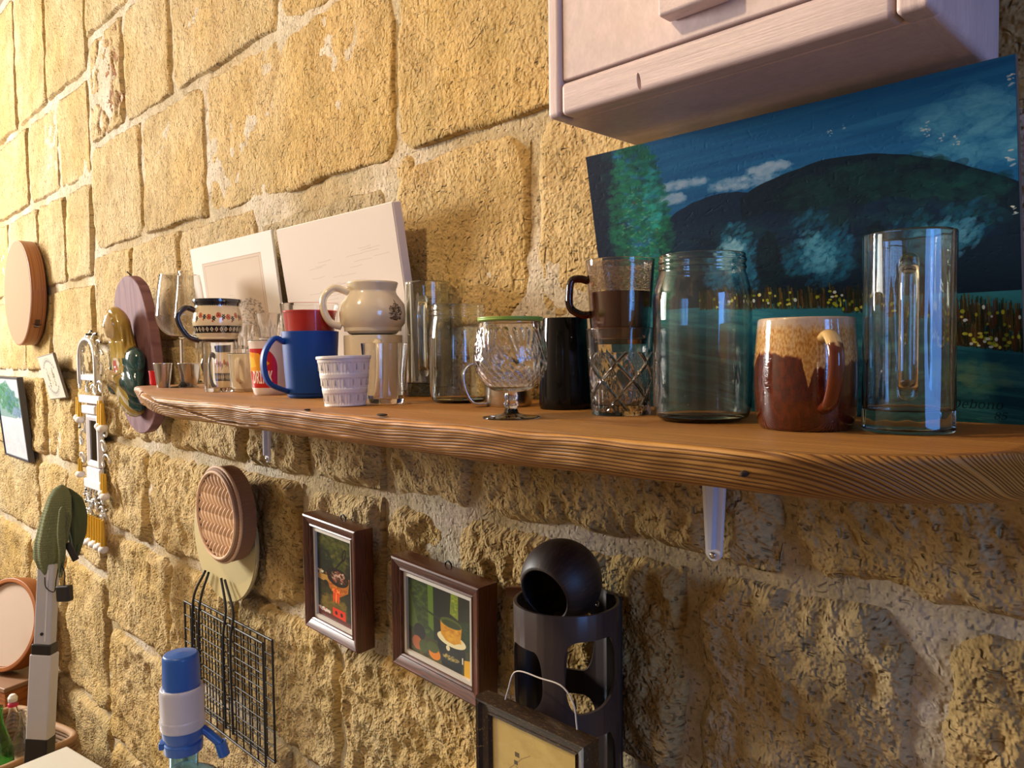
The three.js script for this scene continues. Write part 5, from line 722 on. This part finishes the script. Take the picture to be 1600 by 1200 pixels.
{ // bottle holder of bent sheet, the coconut ladle and the hanging antique frame
  const cTop = onZ(886, 950, 0.068), R = rOf(cTop, 166), top = cTop.y + 0.011, Ht = 0.30, o = thing('bottle_holder', 'dark bent sheet bottle holder with oval cutouts under the shelf', 'bottle holder', V(cTop.x, top - Ht, 0.006 + R));
  const tubeG = rev(bev([[R - 0.004, 0], [R, 0], [R, Ht], [R - 0.004, Ht], [R - 0.004, 0]], 0.0008), 96); let body = new Brush(mergeVertices(tubeG)); body.updateMatrixWorld(); const ev = new Evaluator();
  ev.attributes = ['position', 'normal'];
  const cut = (ang, y, w, h) => { const s = new THREE.Shape(); const q = w / 2, k = h / 2; s.moveTo(-q * 0.5, -k); s.quadraticCurveTo(q, -k, q, -k * 0.1); s.quadraticCurveTo(q, k, q * 0.6, k); s.lineTo(-q * 0.5, k); s.quadraticCurveTo(-q, k, -q, k * 0.4); s.quadraticCurveTo(-q, -k, -q * 0.5, -k); const g = new THREE.ExtrudeGeometry(s, { depth: R * 1.5, bevelEnabled: false, curveSegments: 20 }); g.deleteAttribute('uv'); g.rotateY(ang); g.translate(0, y, 0); const b = new Brush(g); b.updateMatrixWorld(); body = ev.evaluate(body, b, SUBTRACTION); };
  body.geometry.deleteAttribute('uv');
  const tow = Math.atan2(eye.x - cTop.x, eye.z - (0.006 + R));
  for (const y of [Ht - 0.070, Ht - 0.180]) { cut(tow + 0.5, y, R * 1.05, 0.082); cut(tow - 0.95, y - 0.012, R * 0.95, 0.075); cut(tow + Math.PI, y, R * 1.1, 0.08); }
  const bg = body.geometry; bg.clearGroups(); part('sleeve', toCreasedNormals(bg.index ? bg.toNonIndexed() : bg, 0.5), phys(lin(0.045, 0.032, 0.03), 0.35, { side: THREE.DoubleSide, clearcoat: 0.3, clearcoatRoughness: 0.3 }), o); part('mounting_strip', tx(box(0.022, Ht, 0.004, 0.001), R * 0.5, Ht / 2, -R + 0.012), M.iron, o); part('screw', tx(new THREE.SphereGeometry(0.004, 12, 8), 0, Ht - 0.02, -R + 0.003), M.steel, o);
  const lc = onZ(877, 906, 0.006 + R), rl = rOf(lc, 128), l = thing('coconut_ladle', 'dark coconut shell ladle resting in the top of the bottle holder', 'ladle', lc.clone());
  const shell = []; for (let i = 0; i <= 26; i++) { const a = i / 26 * 2.4; shell.push([Math.max(0.0002, rl * Math.sin(a)), -rl * Math.cos(a)]); } const inn = shell.slice().reverse().map(([q, y]) => [Math.max(0.0002, q * 0.93), y * 0.93 + (y > 0 ? 0.0 : 0)]);
  const sm = phys(0xffffff, 0.5, { map: dataTex(512, (u, v) => { const n = fbm(u * 60, v * 3, 2, 3), s = fbm(u * 200, v * 5, 5, 2) > 0.62 ? 1 : 0; return mixc(mixc([0.14, 0.10, 0.085], [0.22, 0.16, 0.13], clamp(0.5 + n)), [0.50, 0.38, 0.24], s * 0.6); }, true), clearcoat: 0.08, clearcoatRoughness: 0.4 });
  const tc = V(eye.x - lc.x, eye.y - lc.y - 0.05, eye.z - lc.z).normalize().addScaledVector(rightV, -0.75).addScaledVector(V(0, -1, 0), 0.62).normalize(), bowl = part('shell', rev([...shell, ...inn], 64), sm, l); bowl.quaternion.setFromUnitVectors(V(0, 1, 0), tc);
  part('handle', tx(rev(bev([[0.0002, -0.16], [0.009, -0.16], [0.011, -0.08], [0.008, -rl * 0.85], [0.0002, -rl * 0.85]], 0.001), 20), 0, 0, 0, 0.0, 0, -0.06), std(lin(0.10, 0.05, 0.03), 0.5), l, 'dark wooden handle'); 
  const pg = onZ(797, 925, 0.006 + R); part('peg', tx(rod([0, 0, 0], [0.03, 0, -0.03], 0.007, 16), pg.x - lc.x - 0.004, pg.y - lc.y, pg.z - lc.z + 0.004), std(lin(0.18, 0.08, 0.04), 0.5), l, 'reddish wooden peg');
  // antique frame
  const zf = 0.165, a = onZ(741, 1086, zf), b = onZ(914, 1166, zf), w = b.x - a.x, h = 0.23, f = thing('antique_frame', 'worn dark gilt antique frame with yellow marked sheet hung below the bottle holder', 'frame'); f.position.set((a.x + b.x) / 2, Math.min(a.y, b.y) - h, zf);
  const old = phys(0xffffff, 0.4, { map: dataTex(512, (u, v) => { const n = fbm(u * 12, v * 30, 2, 3), k = fbm(u * 40, v * 60, 8, 2); return mixc(mixc([0.13, 0.09, 0.06], [0.22, 0.14, 0.07], clamp(0.4 + n)), [0.62, 0.50, 0.26], k > 0.55 ? 0.8 : 0); }, true), side: THREE.DoubleSide, clearcoat: 0.3 });
  for (const g of frameGeo(w, h, [[0, -0.022], [0, -0.003], [0.002, 0], [0.005, -0.001], [0.008, -0.005], [0.016, -0.007], [0.0175, -0.005], [0.020, -0.008], [0.020, -0.022]])) part('moulding', g.translate(0, h / 2, 0), old, f);
  const map = canvasTex(400, 500, (g, W, H) => { g.fillStyle = '#b59a52'; g.fillRect(0, 0, W, H); blotch(g, W / 2, H / 2, 220, 260, ['#c4aa62', '#a78a44', '#bfa45a'], 200, 40, 0.25); g.strokeStyle = '#6a5426'; g.globalAlpha = 0.6; g.lineWidth = 3; g.beginPath(); g.moveTo(20, 190); g.lineTo(150, 90); g.lineTo(190, 70); g.stroke(); g.beginPath(); g.moveTo(120, 120); g.lineTo(360, 220); g.stroke(); g.globalAlpha = 0.9; g.fillStyle = '#3a2a12'; g.fillRect(116, 78, 22, 14); g.fillRect(112, 104, 18, 12); g.fillRect(330, 190, 12, 10); g.globalAlpha = 1; });  // yellow sheet with dark lines and small dark marks
  part('marked_sheet', tx(new THREE.BoxGeometry(w - 0.038, h - 0.038, 0.003), 0, h / 2, -0.011), phys(0xffffff, 0.25, { map, clearcoat: 0.6, clearcoatRoughness: 0.05 }), f); part('backing', tx(new THREE.BoxGeometry(w - 0.006, h - 0.006, 0.003), 0, h / 2, -0.0195), std(lin(0.12, 0.08, 0.05), 0.9), f);
  part('cord', tube([[788, 1100], [794, 1078], [805, 1050], [845, 1060], [880, 1074], [896, 1100], [902, 1140]].map(([x, y]) => onZ(x, y, zf - 0.018).sub(f.position).toArray()), 0.0009, 60, 6), std(lin(0.5, 0.45, 0.4), 0.6), f);  // left strand is cord, the rest a pale line standing for the sleeve's edge highlight
}

// ------------------------------------------------------------------ corner by the table
const TABLE_Y = 0.75;
{ // white table
  const A = onY(105, 1165, TABLE_Y), ang = 0.17, o = thing('white_table', 'plain white table top pushed near the stone wall', 'table', V(A.x, 0, A.z), ang); const w = 1.05, d = 0.62, m = std(lin(0.6, 0.58, 0.5), 0.35);
  part('table_top', tx(box(w, 0.028, d, 0.004), w / 2, TABLE_Y - 0.014, d / 2), m, o); for (const x of [0.05, w - 0.05]) for (const z of [0.05, d - 0.05]) part('leg', tx(box(0.045, TABLE_Y - 0.028, 0.045, 0.004), x, (TABLE_Y - 0.028) / 2, z), m, o);
}
{ // water bottle with pump
  const c = at3(284, 1080, 1.2), y = (py) => yAt(c, py), r = (w) => rOf(c, w); const o = thing('water_bottle', 'blue tinted water bottle below the hand pump', 'bottle', V(c.x, TABLE_Y + 0.0003, c.z)); const nb = y(1172) - TABLE_Y;
  const water = phys(lin(0.55, 0.8, 1), 0.05, { transmission: 1, thickness: 0.004, ior: 1.45, attenuationColor: lin(0.2, 0.55, 0.85), attenuationDistance: 0.012 });
  part('body', vessel([[0.085, 0], [0.09, 0.006], [0.09, nb * 0.35], [0.086, nb * 0.55], [0.05, nb * 0.8], [r(46), nb * 0.88], [r(46), nb]], 0.0014, 0.003), water, o);
  const p = thing('water_pump', 'blue and white manual water pump on the water bottle', 'pump', V(c.x, TABLE_Y + nb + 0.0006, c.z), yawView(c, 1, 0.2)); const Y = (py) => y(py) - TABLE_Y - nb;
  const blue = phys(lin(0.02, 0.11, 0.42), 0.35, { clearcoat: 0.2 }), wh = phys(lin(0.55, 0.54, 0.6), 0.35, { clearcoat: 0.2 }), R = r(74);
  part('collar', rev(bev([[r(44), 0], [r(62), 0], [r(64), Y(1158)], [r(58), Y(1155)], [R * 0.90, Y(1146)], [R * 0.93, Y(1135)], [0.0002, Y(1135)]], 0.0012), 56), blue, p); 
  part('lock_tab', tx(box(0.012, 0.012, 0.02, 0.003), -r(66) * 0.96, Y(1160), 0), blue, p);
  part('bellows', rev(bev([[R * 0.93, Y(1136)], [R * 0.98, Y(1134)], [R * 1.0, Y(1122)], [R * 0.97, Y(1119)], [R * 0.955, Y(1118)], [R * 0.97, Y(1078)], [R * 0.92, Y(1072)], [0.0002, Y(1072)]], 0.0012), 64), wh, p, 'white pump housing');
  part('button', rev(bev([[r(60), Y(1074)], [r(61), Y(1060)], [r(59), Y(1026)], [r(54), Y(1021)], [0.0002, Y(1019)]], 0.002), 56), blue, p, 'blue push button');
  const sp = part('spout', ribbon([[R * 0.6, Y(1137)], [R * 0.95, Y(1145)], [R * 1.3, Y(1157)], [R * 1.62, Y(1168)]], 0.0065, 0.0075, 40, 14), blue, p); part('nozzle', tx(rod([0, 0, 0], [0.006, -0.022, 0], 0.009, 16), R * 1.6, Y(1166), 0), blue, sp);
}
{ // telescopic pole with cloth and tag
  const top = at3(76, 888, 1.98), dir = at3(62, 1180, 1.98).sub(at3(76, 888, 1.98)).normalize(), foot = top.clone().addScaledVector(dir, top.y / -dir.y), L = top.distanceTo(foot), o = thing('telescopic_pole', 'grey aluminium telescopic pole standing behind the white table', 'pole', foot); o.quaternion.setFromUnitVectors(V(0, 1, 0), dir.clone().negate()); const q = new THREE.Quaternion().setFromAxisAngle(V(0, 1, 0), 0.75); o.quaternion.multiply(q);
  const yy = (py) => top.clone().sub(foot).length() - (py - 888) * 1.98 / F, k = 1.98 / F * 0.86, blk = std(lin(0.012, 0.012, 0.014), 0.4);
  const seg = (name, a, b, w, d, m) => part(name, tx(box(w * k, yy(a) - yy(b), d * k, 0.004, 3), 0, (yy(a) + yy(b)) / 2, 0), m, o);
  seg('upper_tube', 880, 1006, 31, 20, std(lin(0.45, 0.46, 0.5), 0.4)); part('seam', tx(box(0.003, yy(888) - yy(1000), 0.002, 0.0008), 0.008, (yy(888) + yy(1000)) / 2, 10 * k), std(lin(0.7, 0.7, 0.74), 0.3), o); part('pin', tx(new THREE.CylinderGeometry(0.004, 0.004, 0.004, 12), 0, yy(988), 10.2 * k, Math.PI / 2), blk, o);
  seg('joint', 1004, 1021, 36, 25, blk); seg('lower_tube', 1020, 1156, 40, 26, std(lin(0.55, 0.55, 0.58), 0.35)); seg('foot_sleeve', 1150, 1195, 41, 28, blk); part('lower_leg', tx(box(36 * k, yy(1190), 24 * k, 0.004), 0, yy(1190) / 2, 0), M.alu, o);
  // cloth
  const cl = thing('olive_cloth', 'olive green waffle cloth draped over the top of the pole', 'cloth', at3(98, 760, 1.98)), base = cl.position.clone();
  const cm = std(lin(0.17, 0.19, 0.085), 0.95, { bumpMap: dataTex(256, (u, v) => [0.5 + 0.5 * Math.max(Math.cos(u * 6.2832 * 16) ** 8, Math.cos(v * 6.2832 * 16) ** 8)]), bumpScale: 0.003 });
  const towd = V(-fwd.x, 0, -fwd.z).normalize();
  const lobe = (name, pts, mat) => { const cu = new THREE.CatmullRomCurve3(pts.map(([px, py, w, dz]) => at3(px, py, 1.98 - (dz ?? 0)).sub(base))), n = 60, m = 72; part(name, gridGeo(m, n, (u, v) => { const p = cu.getPoint(v), i = v * (pts.length - 1), i0 = Math.min(pts.length - 2, Math.floor(i)), w = mix(pts[i0][2], pts[i0 + 1][2], i - i0) * 1.98 / F / 2, a = u * 6.2832; const fold = 1 + (0.16 * Math.sin(a * 3 + 1.5 + v * 2) + 0.10 * Math.sin(a * 7 + v * 5)) * sstep(0.05, 0.5, v); const e = v < 0.06 ? Math.sqrt(v / 0.06) : v > 0.985 ? 0.2 : 1; const hang = v > 0.8 ? (v - 0.8) * 0.09 * Math.sin(a * 2 + 0.7) : 0; const q = p.clone().addScaledVector(right0, w * fold * e * Math.cos(a)).addScaledVector(towd, w * 0.62 * fold * e * Math.sin(a)); return [q.x, q.y + hang, q.z, u * 1.6, v * 1.2]; }), mat, cl); };
  lobe('front_drape', [[96, 757, 14], [93, 775, 34], [86, 805, 42], [77, 845, 46], [73, 872, 40], [75, 902, 16]], cm); lobe('shaded_back_drape', [[98, 760, 14], [109, 778, 36, -0.03], [115, 805, 34, -0.03], [118, 835, 26, -0.03], [117, 862, 12, -0.03]], std(lin(0.06, 0.075, 0.03), 0.95)); lobe('hem', [[98, 790, 10, 0.03], [95, 830, 12, 0.035], [96, 868, 10, 0.035], [94, 893, 6, 0.03]], cm);  // the back drape is a darker copy, shade put into its colour
  const ft = thing('key_fob', 'black key fob box hanging on a cord from the pole', 'key fob', at3(101, 927, 1.95)); const s = 1.95 / F; part('case', box(24 * s, 25 * s, 12 * s, 0.005, 3).rotateY(0.6).rotateZ(0.12), blk, ft); const w = (px, py) => at3(px, py, 1.95).sub(ft.position).toArray(); part('cord', tube([w(100, 916), w(101, 895), w(94, 880), w(88, 905), w(84, 925), w(72, 918), w(70, 902)], 0.0015, 50, 6), blk, ft); part('tag', tx(box(0.02, 0.05, 0.004, 0.002), ...w(112, 862), 0, 0.6, 0.5), blk, ft);
}
{ // low bench with a sieve, a box and a basket of bottles
  const BY = 0.36, o = thing('low_bench', 'low wooden bench by the wall carrying box and basket', 'bench', V(-2.95, 0, 0.27)); const bw = std(lin(0.28, 0.16, 0.08), 0.6); part('seat_board', tx(box(1.3, 0.03, 0.44, 0.004), 0, BY - 0.015, 0), bw, o); for (const x of [-0.6, 0.6]) for (const z of [-0.18, 0.18]) part('leg', tx(box(0.04, BY - 0.03, 0.04, 0.004), x, (BY - 0.03) / 2, z), bw, o);
  const wood = phys(0xffffff, 0.5, { map: dataTex(512, (u, v) => mixc([0.62, 0.36, 0.13], [0.46, 0.24, 0.08], woodGrain(u, v, 7)), true) });
  const bt = at3(18, 1062, 2.62), bx = thing('wooden_box', 'orange brown wooden box below the round sieve', 'box', V(bt.x - 0.03, BY + 0.0003, bt.z), 0.3), bh = bt.y - BY; part('body', tx(box(0.24, bh, 0.16, 0.004), 0, bh / 2, 0), wood, bx); part('lid', tx(box(0.25, 0.016, 0.17, 0.004), 0, bh + 0.008, 0), std(lin(0.24, 0.13, 0.07), 0.5), bx);
  const sc = at3(14, 985, 2.62), sv = thing('round_sieve', 'round wooden sieve with a pale disc leaning on the box', 'sieve', V(bt.x - 0.05, BY + bh + 0.021, bt.z - 0.02), 0.4), R = 0.155; const hoop = part('hoop', tx(rev(bev([[R * 0.9, -0.03], [R, -0.03], [R, 0.03], [R * 0.9, 0.03], [R * 0.9, -0.03]], 0.003), 64), 0, R * 1.0, 0, Math.PI / 2 - 0.25), wood, sv); part('disc', tx(rev(bev([[0.0002, 0.012], [R * 0.9, 0.012], [R * 0.9, 0.018], [0.0002, 0.018]], 0.002), 56), 0, R * 1.0, 0, Math.PI / 2 - 0.25), std(lin(0.5, 0.38, 0.29), 0.8), sv); sv.rotation.order = 'YXZ'; sv.rotation.z = 0; part('slot', tx(box(0.02, 0.008, 0.004, 0.001), 0, R * 1.25, 0.07, -0.25), std(lin(0.12, 0.07, 0.04), 0.8), sv);
  const kc = at3(10, 1165, 2.3), kb = thing('wicker_basket', 'flat wicker basket holding bottles beside the pole', 'basket', V(kc.x - 0.02, BY + 0.0003, kc.z), 0.2), st = std(lin(0.22, 0.13, 0.07), 0.75), kw = 0.36, kd = 0.22, kh = 0.10; part('bottom', tx(box(kw, 0.012, kd, 0.004), 0, 0.006, 0), st, kb);
  for (let i = 0; i < 7; i++) part('strand', tube([[-kw / 2, 0, -kd / 2], [0, 0, -kd / 2 - 0.006], [kw / 2, 0, -kd / 2], [kw / 2 + 0.006, 0, 0], [kw / 2, 0, kd / 2], [0, 0, kd / 2 + 0.006], [-kw / 2, 0, kd / 2], [-kw / 2 - 0.006, 0, 0]].map(([x, y, z]) => [x, 0.014 + i * kh / 7, z]), i === 6 ? 0.011 : 0.008, 90, 8, true), i === 6 ? std(lin(0.34, 0.2, 0.1), 0.7) : st, kb);
  const bottle = (name, label, px, py, dep, R0, mat, capm) => { const t = at3(px, py, dep), h = t.y - (BY + 0.013), b = thing(name, label, 'bottle', V(t.x, BY + 0.0133, t.z)); part('body', vessel([[R0 * 0.92, 0], [R0, 0.006], [R0, h * 0.42], [R0 * 0.82, h * 0.55], [R0 * 0.36, h * 0.78], [R0 * 0.30, h * 0.95], [R0 * 0.36, h * 0.955], [R0 * 0.36, h]], 0.002, 0.006), mat, b); if (capm) part('stopper', tx(rev(bev([[0.0002, 0], [0.013, 0], [0.014, 0.012], [0.008, 0.022], [0.0002, 0.024]], 0.002), 24), 0, h + 0.0003, 0), capm, b); return [b, h]; };
  bottle('clear_glass_bottle', 'clear glass carafe bottle without stopper in the basket', 37, 1110, 2.27, 0.042, M.glassGreen);
  const [sb, h2] = bottle('swing_top_bottle', 'clear bottle with a white swing stopper and red seal in the basket', 20, 1096, 2.4, 0.036, M.glass, std(lin(0.75, 0.73, 0.7), 0.3)); part('seal', tx(new THREE.CylinderGeometry(0.0145, 0.0145, 0.008, 20), 0, h2 - 0.01, 0), std(lin(0.6, 0.02, 0.08), 0.5), sb);
  bottle('green_glass_bottle', 'bright green glass bottle in the basket', -3, 1104, 2.2, 0.034, phys(0xffffff, 0.02, { transmission: 1, thickness: 0.004, ior: 1.5, attenuationColor: lin(0.05, 0.5, 0.05), attenuationDistance: 0.006 }));
}
{ // ceiling pendant
  const o = thing('pendant_lamp', 'pendant lamp with a round warm bulb hanging from the ceiling', 'lamp', V(LAMP.x, CEIL, LAMP.z));
  part('ceiling_rose', tx(new THREE.CylinderGeometry(0.05, 0.05, 0.02, 24), 0, -0.01, 0), M.white, o);
  part('cord', rod([0, -0.02, 0], [0, LAMP.y - CEIL + 0.06, 0], 0.004), M.iron, o);
  part('bulb', tx(new THREE.SphereGeometry(0.045, 24, 16), 0, LAMP.y - CEIL, 0), std(0xffffff, 0.5, { emissive: lin(1, 0.72, 0.42), emissiveIntensity: 6 }), o);
  const l = new THREE.PointLight(new THREE.Color(1, 0.74, 0.45), LAMP.power); l.position.set(LAMP.x, LAMP.y, LAMP.z); l.shadow.radius = 2.2; l.castShadow = true; l.name = 'pendant_light'; scene.add(l);
}
scene.traverse((o) => { if (o.isMesh) { o.castShadow = true; o.receiveShadow = true; } });
renderer.render(scene, camera);
